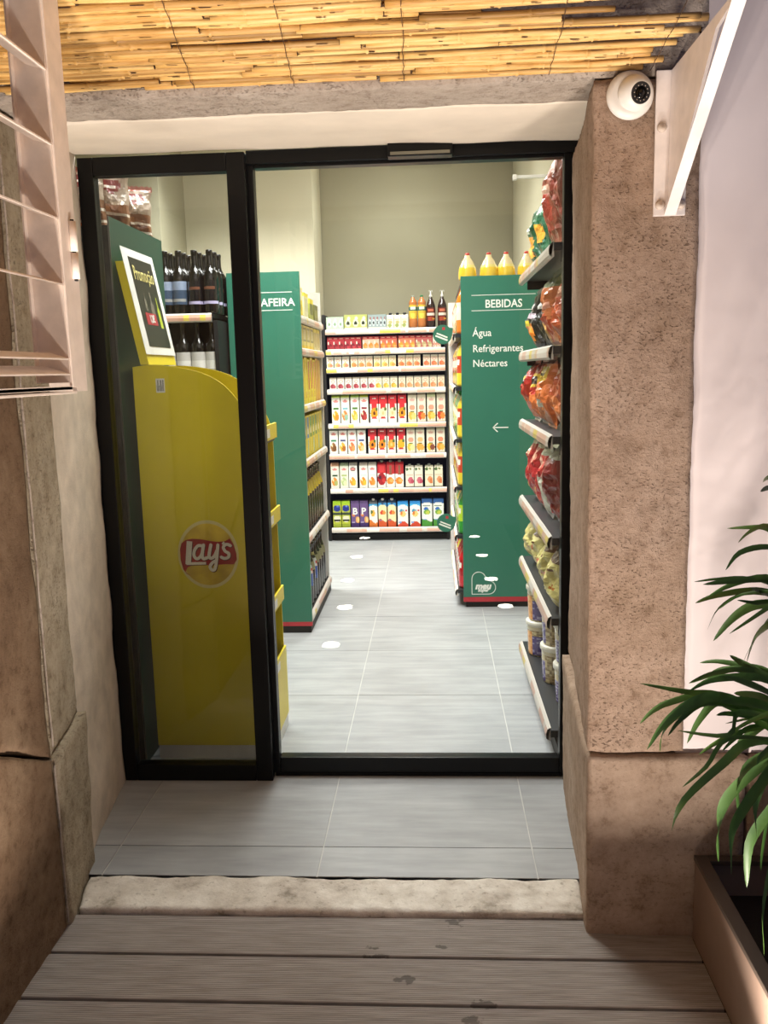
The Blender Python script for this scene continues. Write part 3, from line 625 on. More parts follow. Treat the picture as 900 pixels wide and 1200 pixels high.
for k in range(42):      # the crown beyond the frame
    a = R.uniform(-1.9, 1.5); hz = R.uniform(.55, 1.05); l = R.uniform(.25, .5); bx_, by_ = 1.16 + R.uniform(-.03, .06), -.70 + R.uniform(-.06, .05)
    if -.34 < by_ + math.sin(a) * l: l = max(.12, (-.36 - by_) / max(.2, math.sin(a)) * .9)
    b0 = (bx_, by_, hz); m0 = (bx_ + math.cos(a) * l * .5, by_ + math.sin(a) * l * .5, hz + .10); t0 = (bx_ + math.cos(a) * l, by_ + math.sin(a) * l, hz - R.uniform(.0, .25)); leaf([b0, m0, t0], R.uniform(.012, .022), R.uniform(.2, .9))
# ================================================================ SHOP FURNITURE
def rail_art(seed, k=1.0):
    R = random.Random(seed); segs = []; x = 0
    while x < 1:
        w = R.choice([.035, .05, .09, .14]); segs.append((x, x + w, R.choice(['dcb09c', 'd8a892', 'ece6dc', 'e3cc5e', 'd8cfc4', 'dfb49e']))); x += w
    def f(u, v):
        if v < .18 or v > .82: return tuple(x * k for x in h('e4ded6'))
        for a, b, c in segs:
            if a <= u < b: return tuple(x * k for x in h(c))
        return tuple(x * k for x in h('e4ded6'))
    return f
def price_rail(L, hh, fn, n=46):
    """front at -y, L along x from 0, leaning back a little; curved lip"""
    vs = []; fs = []; cols = []; prof = [(-.002, 0), (-.010, .15), (-.011, .5), (-.006, .85), (.004, 1.0)]
    for i in range(n + 1):
        for (yy, v) in prof: vs.append((L * i / n, yy, v * hh))
    m_ = len(prof)
    for i in range(n):
        for j in range(m_ - 1): fs.append((i * m_ + j, (i + 1) * m_ + j, (i + 1) * m_ + j + 1, i * m_ + j + 1)); cols.append(fn((i + .5) / n, (prof[j][1] + prof[j + 1][1]) / 2))
    o = len(vs)
    for x in (0, L): vs += [(x, .006, 0), (x, .006, hh)]
    fs += [(o, o + 1, o + 3, o + 2), (0, m_ - 1, o + 1, o)[::-1], (n * m_, n * m_ + m_ - 1, o + 3, o + 2), (0, n * m_, o + 2, o), (m_ - 1, n * m_ + m_ - 1, o + 3, o + 1)[::-1]]; cols += [h('d8d2ca')] * 5
    me = mesh_from('price_rail', vs, fs, ('railprint',)); put_col(me, cols); return me

# --- back unit -------------------------------------------------
BX0, BX1, BY = -.525, .452, 4.60
bu = thing('shelving_unit', 'black shelving unit full of juice cartons against the far wall', 'shelf', ((BX0 + BX1) / 2, 4.8, 0))
def bl(mb, name): o = mb.build(name, bu, (-(BX0 + BX1) / 2, -4.8, 0)); return o
bl(MB().box(BX0, BX0 + .022, 4.625, 5.05, 0, 1.80, 'black'), 'side_panel'); bl(MB().box(BX1 - .018, BX1, 4.625, 5.05, 0, 1.70, 'black'), 'side_panel')
bl(MB().box(BX0 + .0221, BX1 - .0181, 5.03, 5.05, 0, 1.68, 'black'), 'back_panel')
bl(MB().box(BX0 + .0221, BX1 - .0181, 4.66, 4.68, 0, .048, 'black'), 'plinth')
BZ = [.112, .432, .708, .952, 1.222, 1.388, 1.528, 1.684]    # shelf tops, bottom to top
for i, z in enumerate(BZ):
    bl(MB().box(BX0 + .0221, BX1 - .0181, 4.612, 5.029, z - .02, z, 'black'), 'shelf')
    me = price_rail(BX1 - BX0 - .045, .042, rail_art(40 + i)); obj('price_rail', me, bu, (BX0 + .028 - (BX0 + BX1) / 2, 4.604 - 4.8, z - .042))
PK = .0067
def bx(px, row):
    k, c = {1: (.00659, 455.16), 2: (.00661, 455.75), 3: (.00664, 456.32), 4: (.00666, 456.83), 5: (.00669, 457.55), 6: (.00674, 458.54), 7: (.00679, 459.43), 8: (.00683, 460.40)}[row]
    return k * (px - c)
CACHE = {}
def cap_for(kind):
    if kind not in CACHE: CACHE[kind] = MB().lathe([(.013, 0), (.013, .012), (.011, .016)], kind, 12).mesh('cap')
    return CACHE[kind]
def item(name, label, cat, me, loc, rz, group, cap=None, capz=0, capy=0, scale=None):
    o = tag(obj(name, me, None, loc, (0, 0, rz), scale), label, cat, group)
    if cap: obj('cap', cap_for(cap), o, (0, capy, capz))
    return o
def fruit(base, top, fcol, f2, tag_='f3efe6', foot='f1efe8', leafc='4c7a36', topc=None):
    L = [('b', .86, 1.01, top), ('b', .0, .07, foot), ('d', .5, .74, .34, .09, tag_), ('d', .5, .74, .28, .055, 'd98a84'), ('r', .2, .46, .8, .52, leafc), ('d', .45, .26, .34, .16, fcol), ('d', .62, .20, .22, .10, f2), ('d', .3, .33, .1, .05, 'fff2c0')]
    return art(base, L)
def redfruit(fcol, f2, dark=False):
    return art('f3efe6', [('b', .62, 1.01, 'cf2a34' if not dark else 'b3242c'), ('b', .9, 1.01, 'b01f2a' if not dark else '6d1c20'), ('r', .0, .40, .22, .62, 'efe8dc'), ('r', .78, .40, 1, .62, 'efe8dc'), ('r', .22, .44, .78, .70, 'd22c35'), ('r', .25, .80, .75, .84, 'f0dcd6'), ('d', .48, .32, .44, .17, fcol), ('d', .5, .32, .17, .07, f2), ('d', .78, .46, .16, .06, '5b6f2c'), ('d', .5, .16, .3, .05, 'c8333a'), ('b', 0, .12, 'efece6')])
def peachy(fcol, f2, top='e8dfc8', mid='e8a084'):
    return art('eee6d2', [('b', .84, 1.01, top), ('d', .5, .74, .36, .08, 'e9d9c6'), ('d', .5, .74, .3, .045, 'dcaea0'), ('d', .5, .49, .34, .09, mid), ('d', .38, .22, .34, .14, fcol), ('d', .68, .2, .28, .12, f2), ('r', .3, .32, .7, .36, '4c6a2e'), ('b', 0, .04, 'd8cdb8')])
DES = {
 'w1': (fruit('efeee0', 'b5d44a', 'f0a830', 'e88a2a'), 'white juice carton with green top and orange fruit'),
 'w2': (fruit('efeee0', 'b9d05c', 'e58a4a', '8fb7a0', leafc='7fb5c0'), 'white juice carton with green top and melon picture'),
 'w3': (fruit('efeee0', 'a6d050', 'f2b43c', 'f0cd70'), 'white juice carton with green top and mango picture'),
 'w4': (fruit('efeee0', 'c0cf30', '9c2a30', 'b8403c', leafc='8a2a40'), 'white juice carton with lime top and dark red fruit'),
 'r1': (redfruit('f29a22', '5a3213'), 'red topped nectar carton with peach picture'),
 'r2': (redfruit('e8ddb0', 'cdbd86'), 'red topped nectar carton with pear picture'),
 'p1': (peachy('f2b84e', 'f0d07c'), 'cream nectar carton with yellow fruit'),
 'p2': (peachy('c93a2c', 'e88a3c'), 'cream nectar carton with red and orange fruit'),
 'p3': (peachy('eaa83c', 'f0c860', top='d6dfae'), 'cream nectar carton with yellow green top'),
 'g1': (fruit('efeee6', '6a7c66', '9c6a3c', '7a5028', leafc='3f8a60'), 'white carton with grey green top and brown nut picture'),
 'g2': (fruit('efeee6', '7c7a72', 'e6b040', 'b06a28', leafc='4a4a7c'), 'white carton with grey top and golden fruit'),
 'g3': (fruit('efeee6', '8a8c7c', 'e87848', 'f0a060', leafc='e08080'), 'white carton with grey top and orange pear picture'),
 'g4': (fruit('efeee6', '70745c', 'ee9a30', 'e8c890', leafc='34407c'), 'white carton with olive top and blue orange picture'),
 'd1': (redfruit('f08a20', '40230f', True), 'dark red topped carton with sliced apricot picture'),
 'd2': (redfruit('f3a338', 'f7c878', True), 'dark red topped carton with orange slice picture'),
 'd3': (redfruit('f4b02c', 'f4b02c', True), 'dark red topped carton with mango picture'),
 'q1': (peachy('f4c850', 'f6de98', 'b4b09a'), 'cream carton with grey green top and yellow citrus'),
 'q2': (peachy('efa238', 'e9a94c', 'a6a58e', 'f0b878'), 'cream carton with grey green top and oranges'),
 'q3': (peachy('f0c33a', '8a4a34', 'a9a793'), 'cream carton with grey green top and banana and berries'),
 'q4': (peachy('ef9330', 'f4b850', 'bfbb9c', 'ec8f6a'), 'cream carton with grey green top and mandarin'),
 's1': (fruit('ece9da', 'd9a888', 'e8902c', 'b2b46a', leafc='2f4a2c'), 'cream carton with orange top and orange picture'),
 's2': (fruit('e9ead8', 'a9b896', 'bcd08e', 'dfe6b8', leafc='b0bf7c'), 'cream carton with pale green apple picture'),
 's3': (fruit('f0efe9', 'b9b6ae', 'ec9a2e', 'f4c23c', tag_='6d625c', leafc='efeee8'), 'white carton with grey oval badge and orange'),
 's4': (fruit('f0efe9', 'cfc4ba', 'ee8f2a', 'f3bb38', leafc='cfe6dc'), 'white carton with large orange and lemon picture'),
 's5': (fruit('f0efe9', 'dcd2c6', 'ef7f26', 'f29a3e', leafc='cfe6dc'), 'white carton with large mandarin picture'),
 'b1': (art('f1eee8', [('b', .58, 1.01, 'c6262e'), ('d', .5, .34, .5, .24, 'a81c24'), ('d', .3, .4, .18, .08, '4a1c30'), ('d', .75, .28, .2, .09, 'cf3a34'), ('r', .22, .6, .78, .86, 'd43a3e'), ('b', .93, 1.01, '8c1c22')]), 'red carton with dark berry picture'),
 'b2': (art('f1eee8', [('b', .52, 1.01, 'b52a2e'), ('r', .25, .5, .75, .92, 'c8343a'), ('r', .36, .5, .64, .86, '8a5a44'), ('d', .45, .26, .42, .14, 'ef8a2c'), ('d', .6, .27, .2, .08, 'f6b468')]), 'red carton with orange half picture'),
 'c1': (art('ede7d4', [('d', .6, .32, .3, .16, 'd06a78'), ('d', .8, .26, .2, .1, 'bb4a60'), ('d', .2, .84, .16, .07, '4d6b48'), ('d', .62, .86, .14, .05, '8b8b58'), ('r', .1, .55, .9, .6, 'dcc8b4'), ('b', 0, .04, '7a6a58')]), 'small cream carton with pink berry picture'),
 'c2': (art('ede7cc', [('d', .62, .34, .32, .16, 'e59a6a'), ('d', .75, .28, .2, .12, 'd97c46'), ('d', .2, .84, .18, .08, '4d6b38'), ('d', .62, .86, .14, .05, '8b8b58'), ('r', .1, .55, .9, .6, 'e0d0b0'), ('b', 0, .04, '7a6a58')]), 'small cream carton with orange picture'),
 'l1': (art('b9c23a', [('b', .86, 1.01, 'a7cf2a'), ('d', .5, .72, .44, .13, '1d2f8c'), ('d', .6, .80, .14, .05, '5a7bd8'), ('b', .46, .58, '3e4a34'), ('d', .5, .32, .42, .13, 'e6e4c8'), ('r', .1, .24, .9, .29, '20221c'), ('b', 0, .12, '9fae34')]), 'lime green carton with blue splash print'),
 'v1': (art('6c5286', [('b', .9, 1.01, '5a4474'), ('d', .3, .46, .2, .06, 'e0864a'), ('d', .8, .28, .25, .13, 'e8a85c'), ('d', .84, .28, .15, .08, 'f3cf8e'), ('b', 0, .16, '3d2560'), ('r', .1, .18, .5, .2, 'cabfda')]), 'purple carton with bold letter and orange slices'),
 'n1': (art('f2efe6', [('b', .88, 1.01, '53585c'), ('b', .76, .88, '3aa5dc'), ('d', .5, .76, .46, .06, 'f2efe6'), ('d', .45, .52, .26, .13, 'e9b440'), ('d', .3, .56, .13, .07, '55703a'), ('w', .2, .06, 5, 1, 'e07a2e'), ('b', 0, .06, 'cf6a2a')]), 'blue and orange carton with grey top'),
 'n2': (art('f3e6b4', [('b', .82, 1.01, '27425c'), ('d', .15, .84, .3, .07, '3a9bd8'), ('d', .85, .84, .3, .07, '3a8bc8'), ('d', .5, .78, .42, .07, 'f3e6b4'), ('d', .45, .54, .24, .09, 'd8402c'), ('d', .68, .54, .2, .08, 'e8923c'), ('w', .24, .06, 5, .5, 'd5582a'), ('r', .05, .22, .4, .27, '5a6ab8')]), 'navy topped carton with tomato and orange picture'),
 'o1': (art('f4f2ea', [('b', .86, 1.01, '2a86cc'), ('b', .80, .90, '4bb4e8'), ('d', .5, .78, .5, .08, 'f4f2ea'), ('d', .4, .62, .22, .07, '4a9bc0'), ('d', .5, .50, .3, .12, 'f0cf78'), ('d', .36, .52, .12, .07, 'e0782c'), ('d', .82, .64, .1, .04, 'cf3a48'), ('w', .14, .07, 5, -1.2, 'd84a2c'), ('r', .05, .15, .35, .20, '7aa0d8')]), 'wide blue topped family carton with red wave'),
 'k1': (art('f2f4ea', [('b', .84, 1.01, '2f5f9c'), ('d', .5, .80, .5, .07, 'f2f4ea'), ('r', .1, .75, .8, .77, '7a8a78'), ('d', .42, .64, .26, .05, '2f6cc0'), ('d', .5, .52, .34, .10, '7cae3c'), ('d', .56, .50, .18, .08, 'c7cf52'), ('w', .22, .05, 5, .5, '4c9434'), ('r', .05, .22, .45, .27, '8aa6e0')]), 'tall white carton with green wave and kiwi picture'),
}
ROW = {
 5: (.235, [('w1', 392.5), ('w2', 403.5), ('w3', 415), ('w4', 426), ('r1', 438), ('r2', 448.5), ('r2', 459.5), ('r1', 471), ('p1', 483), ('p2', 494), ('p3', 505.5), ('p2', 517)]),
 6: (.215, [('g1', 390), ('g2', 401), ('g3', 412), ('g4', 423), ('d1', 436), ('d1', 447.5), ('d2', 458.5), ('d3', 470), ('q1', 481.5), ('q2', 492.5), ('q3', 505), ('q4', 516.5)]),
 7: (.205, [('s1', 391.5), ('s2', 402.5), ('s3', 413), ('s4', 425.5), ('s5', 436), ('b1', 447), ('b2', 457.5), ('b2', 468), ('c1', 480), ('c1', 490.5), ('c2', 503), ('c2', 514)]),
 8: (.215, [('l1', 394), ('l1', 404.5), ('v1', 415.5), ('v1', 426), ('n1', 437), ('n2', 448), ('n2', 459), ('o1', 472), ('o1', 486.5), ('k1', 500.5), ('k1', 514)]),
}
SHN = {5: 'fifth shelf down', 6: 'sixth shelf down', 7: 'seventh shelf down', 8: 'lowest shelf'}
MESH = {}
for row, (hh, items) in ROW.items():
    z = {5: BZ[3], 6: BZ[2], 7: BZ[1], 8: BZ[0]}[row]
    for q, (dn, px) in enumerate(items):
        w = .066 if dn not in ('o1', 'k1') else .083; hx = hh
        if dn[0] == 'c': hx = .172
        if dn == 'k1': hx = .222
        if dn in ('o1',): hx = .205
        gab = .1 if dn[0] in 'wpgqsbcdrn' else 0
        key = (dn, w, hx)
        if key not in MESH: MESH[key] = carton(w, w if w < .07 else .07, hx, DES[dn][0], 11, 30, gab)
        cap = {'r': 'cap_grey', 'd': 'cap_red', 'b': 'cap_grey', 'n': 'cap_white', 'w': None, 'p': None, 'q': None, 'c': 'cap_grey'}.get(dn[0])
        o = item('juice_carton', '%s, %s, %s from left' % (DES[dn][1], SHN[row], ORD[q]), 'juice carton', MESH[key], (bx(px, row), 4.66, z), 0, 'juice cartons on the back unit', cap, hx - .004, 0)
        if dn == 'v1': text('B' if q == 2 else 'P', .075, 'letter', o, (-.022, -.0337, .105), bold=.002, name='lettering')
        if q % 1 == 0:   # a second carton standing behind shows above and between
            pass
# small boxes: rows 2-4
def mini3(top, body, f1, f2):
    L = [('b', .80, 1.01, top), ('b', .0, .06, 'efe8dc')]
    for i in range(3):
        u = (i + .5) / 3; L += [('d', u, .28, .13, .2, f1), ('d', u + .05, .2, .08, .12, f2), ('d', u - .1, .55, .05, .12, 'f2e8d4'), ('r', u - .11, .86, u + .11, .92, 'e6b0a0')]
    return art(body, L)
R2 = [('b32a30', 'a8323a', '7a1f26', 'a33038', 392, 'dark red multipack of small juices with cherry picture'), ('b32a30', 'a8323a', '7a1f2c', 'c0404a', 412.5, 'dark red multipack of small juices with berry picture'),
      ('c0363a', 'd8b49c', 'f08a3c', 'e6a060', 434, 'red topped multipack of small juices with peach picture'), ('bb2f36', 'c86a54', 'ef8a30', 'e8a868', 455, 'red multipack of small juices with orange picture'),
      ('c23b3c', 'd07a5c', 'f09a38', 'f0c070', 476.5, 'red multipack of small juices with mango picture'), ('a8343c', 'b8605c', 'b9a878', 'd8cca0', 497, 'red multipack of small juices with pear picture')]
for q, (a_, b_, c_, d_, px, lab) in enumerate(R2):
    me = carton(.132, .05, .098, mini3(a_, b_, c_, d_), 30, 14); item('juice_multipack', lab + ', second shelf, far unit', 'juice pack', me, (bx(px, 2), 4.652, BZ[6]), 0, 'juice multipacks on the back unit')
me = carton(.06, .05, .095, mini3('efe9dc', 'efe6d6', 'd8907c', 'e8c0a8'), 12, 14); item('juice_multipack', 'cream small juice pack at the right end behind the round green tag', 'juice pack', me, (bx(512, 2), 4.652, BZ[6]), 0, 'juice multipacks on the back unit')
def small(base, c1, c2, top='efe9dc'): return art(base, [('b', .86, 1.01, top), ('d', .5, .66, .3, .14, 'd8a898'), ('d', .5, .66, .2, .07, base), ('d', .45, .27, .36, .2, c1), ('d', .65, .2, .22, .14, c2)])
R3 = [('eae6d8', 'c9b878', 'd98a6a', 3, 385.5, 9.3, 'pale'), ('ecd6bc', 'ef9a58', 'e88a50', 3, 414, 9, 'peach'), ('efe3b8', 'efc468', 'e8a050', 3, 441.5, 9, 'yellow'), ('efd8bc', 'ec8f56', 'e57a4a', 3, 470.5, 9, 'orange'), ('efd8c4', 'e6744c', 'e08a5a', 3, 500, 9, 'salmon')]
R4 = [('ece4da', '9c3a44', 'b85560', 6, 389, 9.2, 'burgundy'), ('efe6c8', 'eaa83c', 'efc85c', 3, 443, 9.1, 'gold'), ('efdcc0', 'ea9260', 'e8a878', 6, 471, 9.2, 'apricot')]
for row, RR, zz, hh, nm in ((3, R3, BZ[5], .088, 'third shelf'), (4, R4, BZ[4], .092, 'fourth shelf')):
    k = 0
    for (a_, c1, c2, n, p0, dp, cn) in RR:
        me = carton(.054, .045, hh, small(a_, c1, c2, 'b9b0a2' if row == 4 else 'efe9dc'), 10, 14)
        for i in range(n):
            item('juice_box', 'small %s coloured juice box, %s from left on the %s' % (cn, ORD[k], nm), 'juice box', me, (bx(p0 + dp * i, row), 4.65, zz), 0, 'small juice boxes on the back unit'); k += 1
# top of the unit
zt = BZ[7]
def pack(base, n, c1, c2, dark):
    L = [('b', .0, .1, 'd8dcc8'), ('b', .86, 1.01, base)]
    for i in range(n):
        u = (i + .5) / n; L += [('d', u, .45, .36 / n, .28, c1), ('d', u, .42, .2 / n, .12, dark), ('d', u + .1 / n, .75, .2 / n, .1, c2)]
    return art(base, L)
item('milk_pack', 'pale green and white drink pack at the left end on top of the far unit', 'drink pack', carton(.135, .06, .098, pack('b6ccb4', 3, 'dfe6da', 'eef0e6', '7f9d7c'), 30, 14), (bx(391, 1), 4.66, zt), 0, 'drink packs on top of the back unit')
item('milk_pack', 'olive green drink three pack second from left on top of the far unit', 'drink pack', carton(.178, .06, .112, pack('b3b86a', 3, 'd8dcc0', 'e4e6cc', '2e3324'), 30, 16), (bx(415.8, 1), 4.66, zt), 0, 'drink packs on top of the back unit')
item('milk_pack', 'grey blue drink four pack with dark ovals on top of the far unit', 'drink pack', carton(.142, .06, .108, pack('93a3a4', 5, 'c6d0d0', '9a5a5c', '20262c'), 36, 16), (bx(441.5, 1), 4.66, zt), 0, 'drink packs on top of the back unit')
mes = carton(.052, .05, .105, art('ece6cc', [('d', .5, .45, .3, .12, 'b8b078'), ('d', .4, .22, .3, .14, '9aa860'), ('r', .15, .6, .85, .64, 'c6b88c'), ('b', .9, 1.01, 'e8e2cc')]), 10, 18, .14)
for i, px in enumerate((457, 465.5, 474)): item('cream_bottle', 'small cream bottle with black cap, %s of three on top of the far unit' % ORD[i], 'bottle', mes, (bx(px, 1), 4.66, zt), 0, 'small cream bottles on the back unit', 'cap_black', .103)
jb = [(.030, 0), (.034, .01), (.034, .05), (.031, .07), (.034, .10), (.034, .16), (.030, .175), (.033, .19), (.028, .205), (.013, .225), (.013, .235)]
for i, (px, cp) in enumerate(((484, 'cap_grey'), (494.5, 'cap_green'))):
    me = lathe_print(jb, art('b9713a', [('b', .30, .72, 'd8b440'), ('b', .54, .70, '3f6a62'), ('d', .5, .40, .12, .09, 'e8d45a'), ('d', .5, .64, .1, .04, 'e9ecd8')]))
    item('juice_bottle', 'amber iced tea bottle with %s cap on top of the far unit' % ('grey' if i == 0 else 'green'), 'bottle', me, (bx(px, 1), 4.67, zt), 0, 'iced tea bottles on the back unit', cp, .233)
sb = [(.032, 0), (.037, .01), (.037, .14), (.034, .17), (.022, .205), (.014, .222), (.014, .232)]
pump = MB().lathe([(.012, 0), (.012, .016), (.005, .02), (.004, .045)], 'cap_white', 10).tube([(0, 0, .045), (.012, 0, .052), (.015, 0, .04)], .003, 'cap_white', 6).tube([(0, 0, .045), (-.012, 0, .052), (-.014, 0, .042)], .003, 'cap_white', 6).mesh('pump')
for i, px in enumerate((505, 518.5)):
    me = lathe_print(sb, art('2c1a16', [('b', .20, .66, '5a241c'), ('d', .5, .57, .1, .05, 'c86a50'), ('d', .5, .44, .16, .05, 'e6d2c4'), ('d', .5, .28, .12, .06, 'a3442c'), ('d', .6, .28, .04, .05, 'd8a038')]))
    o = tag(obj('sangria_bottle', me, None, (bx(px, 1), 4.67, zt)), 'dark brown drink bottle with white pour spout, %s of the pair' % ('left' if i == 0 else 'right'), 'bottle', 'dark bottles on the back unit'); obj('spout', pump, o, (0, 0, .23))
# --- gondola GARRAFEIRA ----------------------------------------
G1X = -.317
ga = thing('gondola_shelf', 'green ended gondola shelf lettered GARRAFEIRA left of the aisle', 'shelf', (-.5, 2.094, 0))
def gl(mb, name, par=None):
    return mb.build(name, par or ga, (0, 0, 0) if par else (.5, -2.094, 0))
ep = gl(MB().box(-.682, G1X, 2.094, 2.114, .062, 1.856, 'green', .0015), 'end_panel')
gl(MB().box(-.682, G1X, 2.0935, 2.114, .040, .0615, 'red'), 'red_strip'); gl(MB().box(-.675, G1X - .008, 2.105, 3.02, 0, .0395, 'black'), 'plinth')
gl(MB().box(-.69, -.676, 2.116, 3.03, .04, 1.84, 'black'), 'back_panel')
gl(MB().box(-.66, -.335, 3.03, 3.05, .04, 1.83, 'white_plastic'), 'far_end_panel')
text('GARRAFEIRA', .054, 'letter', ep, (-.499 , 2.0935, 1.690), align='CENTER', bold=.0008, sx=1.0, space=1.0, ext=.0004)
for zz in (1.670, 1.757): gl(MB().box(-.645, -.355, 2.0932, 2.0938, zz - .0015, zz + .0015, 'letter'), 'rule_line', ep)
GZ = [.085, .505, .905, 1.19, 1.48, 1.645]
for i, z in enumerate(GZ):
    gl(MB().box(-.6755, -.33, 2.116, 3.029, z - .018, z, 'black' if i < 5 else 'dark_steel'), 'shelf')
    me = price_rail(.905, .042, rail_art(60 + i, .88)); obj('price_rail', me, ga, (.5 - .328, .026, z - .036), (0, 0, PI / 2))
def gside(z, specs, group, shelfname):
    """specs: (mesh, y centre, name, label, category, cap, cap z)"""
    for (me, y, nm, lab, cat, cap, cz) in specs: item(nm, lab, cat, me, (-.375, y, z), PI / 2, group, cap, cz)
def yel(c2, c3): return art('e6d23c', [('b', .0, .1, 'd8b82c'), ('r', .12, .55, .88, .9, c2), ('d', .5, .32, .36, .14, c3), ('r', .2, .92, .8, .97, 'f4ecb8')])
m1 = [carton(.17, .07, .15, yel('efe9c8', 'c9b23c'), 12, 14), carton(.15, .07, .135, art('d9d7b0', [('r', .1, .3, .9, .8, 'c8c8a4'), ('b', .85, 1.01, 'e8dc48')]), 12, 14), carton(.15, .07, .12, art('9aa04a', [('r', .1, .3, .9, .8, '6b7040'), ('b', .8, 1.01, 'e4d43c')]), 12, 14), carton(.15, .07, .10, art('6e6f42', [('r', .1, .3, .9, .7, '8c8c50')]), 12, 14)]
gside(GZ[5], [(m1[0], 2.25, 'food_box', 'yellow and white box, nearest on the top shelf of the left gondola', 'box', None, 0), (m1[1], 2.47, 'food_box', 'pale beige box, second on the top shelf of the left gondola', 'box', None, 0), (m1[2], 2.68, 'food_box', 'olive box with yellow top on the top shelf of the left gondola', 'box', None, 0), (m1[3], 2.88, 'food_box', 'small dark olive box at the far end of the top shelf', 'box', None, 0)], 'boxes on the top shelf of the left gondola', 'top')
me = carton(.125, .08, .125, art('e0d27e', [('r', .1, .35, .9, .9, '8f8a5c'), ('r', .2, .45, .36, .85, 'e8e0b0'), ('r', .46, .45, .6, .85, 'e8e0b0'), ('r', .7, .45, .84, .85, 'e8e0b0'), ('b', 0, .2, 'e6c93c')]), 14, 12); me2 = carton(.125, .08, .125, art('d8cf9c', [('d', .5, .5, .4, .35, 'b9a868'), ('b', .85, 1.01, 'e8dc6c')]), 14, 12)
gside(GZ[4], [(me if i < 4 else me2, 2.20 + .14 * i, 'sachet_box', '%s box, %s from front, second shelf of the left gondola' % ('yellow striped' if i < 4 else 'pale yellow', ORD[i]), 'box', None, 0) for i in range(6)], 'boxes on the second shelf of the left gondola', '')
cols = ['4a3a5c', 'ddd238', 'e6d42c', 'c0602c', 'cf6a34', 'd88440', 'c9973c', 'c9a344']
gside(GZ[3], [(carton(.095, .06, .25 - .01 * (i % 2), art('ead93a' if i < 6 else 'd8a94a', [('r', .3, .3, .7, .95, cols[i]), ('d', .5, .2, .25, .08, 'd8b428'), ('r', .1, .7, .25, .98, 'f0ea8c')]), 8, 22), 2.18 + .11 * i, 'tea_box', 'tall yellow box with %s stripe, %s from front, third shelf of left gondola' % (['violet', 'lemon', 'bright yellow', 'rust', 'orange', 'amber', 'golden', 'tan'][i], ORD[i]), 'box', None, 0) for i in range(8)], 'tall yellow boxes on the left gondola', '')
cb = ['3f8fc4', '3a86c0', '4490c6', '5ea040', '74a83a', '5c9440', 'b0b43c', 'c8b83c']
gside(GZ[2], [(carton(.095, .06, .225, art('e6d640', [('r', .1, .45, .9, .97, cb[i]), ('d', .5, .62, .25, .1, 'f0ecc0'), ('r', .35, .05, .65, .4, 'd8c634' if i % 2 else '62b4c8')]), 8, 22), 2.18 + .11 * i, 'tea_box', 'yellow box with %s upper half, %s from front, fourth shelf of left gondola' % ('blue' if i < 3 else 'green' if i < 6 else 'mustard', ORD[i]), 'box', None, 0) for i in range(8)], 'blue and green topped boxes on the left gondola', '')
ob = [(.028, 0), (.034, .01), (.034, .18), (.03, .21), (.014, .26), (.013, .30), (.015, .305), (.015, .32)]
meo = lathe_print(ob, art('1f1a12', [('b', .60, .80, 'c8b42c'), ('b', .86, 1.01, '3a3428'), ('b', .15, .40, '2c2a20')]))
gside(GZ[1], [(meo, 2.17 + .095 * i, 'oil_bottle', 'dark bottle with yellow neck label, %s from front, fifth shelf of left gondola' % ORD[i], 'bottle', None, 0) for i in range(9)], 'dark bottles on the fifth shelf of the left gondola', '')
mb_ = lathe_print(ob, art('181c1e', [('b', .35, .55, '2f52a4'), ('b', .55, .70, 'c9cfd0'), ('d', .5, .62, .1, .05, 'b83a34'), ('b', .76, .84, 'b8b070')])); mb2_ = lathe_print(ob, art('15150f', [('b', .55, .72, '8a8a6a'), ('b', .10, .30, '23241c')]))
gside(GZ[0], [(mb_ if i in (1, 2, 4) else mb2_, 2.17 + .095 * i, 'vinegar_bottle', '%s, %s from front, lowest shelf of left gondola' % ('dark bottle with blue and white label' if i in (1, 2, 4) else 'black bottle with grey green label', ORD[i]), 'bottle', None, 0) for i in range(9)], 'dark bottles on the lowest shelf of the left gondola', '')
# --- gondola BEBIDAS -------------------------------------------
gb = thing('gondola_shelf', 'green ended gondola shelf lettered BEBIDAS at the end of the aisle', 'shelf', (.73, 2.572, 0))
def g2(mb, name, par=None): return mb.build(name, par or gb, (0, 0, 0) if par else (-.73, -2.572, 0))
ep = g2(MB().box(.495, .985, 2.572, 2.592, .062, 1.855, 'green', .0015), 'end_panel')
g2(MB().box(.495, .985, 2.5715, 2.592, .034, .0615, 'red'), 'red_strip'); g2(MB().box(.51, .985, 2.585, 3.75, 0, .0335, 'black'), 'plinth')
g2(MB().box(.90, .985, 2.593, 3.75, .04, 1.84, 'dark_steel'), 'back_panel')
g2(MB().box(.447, .899, 3.73, 3.752, .0, 1.80, 'white_plastic'), 'far_end_panel')
text('BEBIDAS', .060, 'letter', ep, (.626 - .73 + .73, 2.5713, 1.685), bold=.0009, ext=.0004, sx=.90)
for s_, zz in (('Água', 1.533), ('Refrigerantes', 1.448), ('Néctares', 1.368)): text(s_, .0555, 'letter', ep, (.557, 2.5713, zz), bold=.0004, ext=.0004, sx=.93)
for zz in (1.752, 1.670): g2(MB().box(.553, .90, 2.5712, 2.5718, zz - .0014, zz + .0014, 'letter'), 'rule_line', ep)
ar = MB(); 
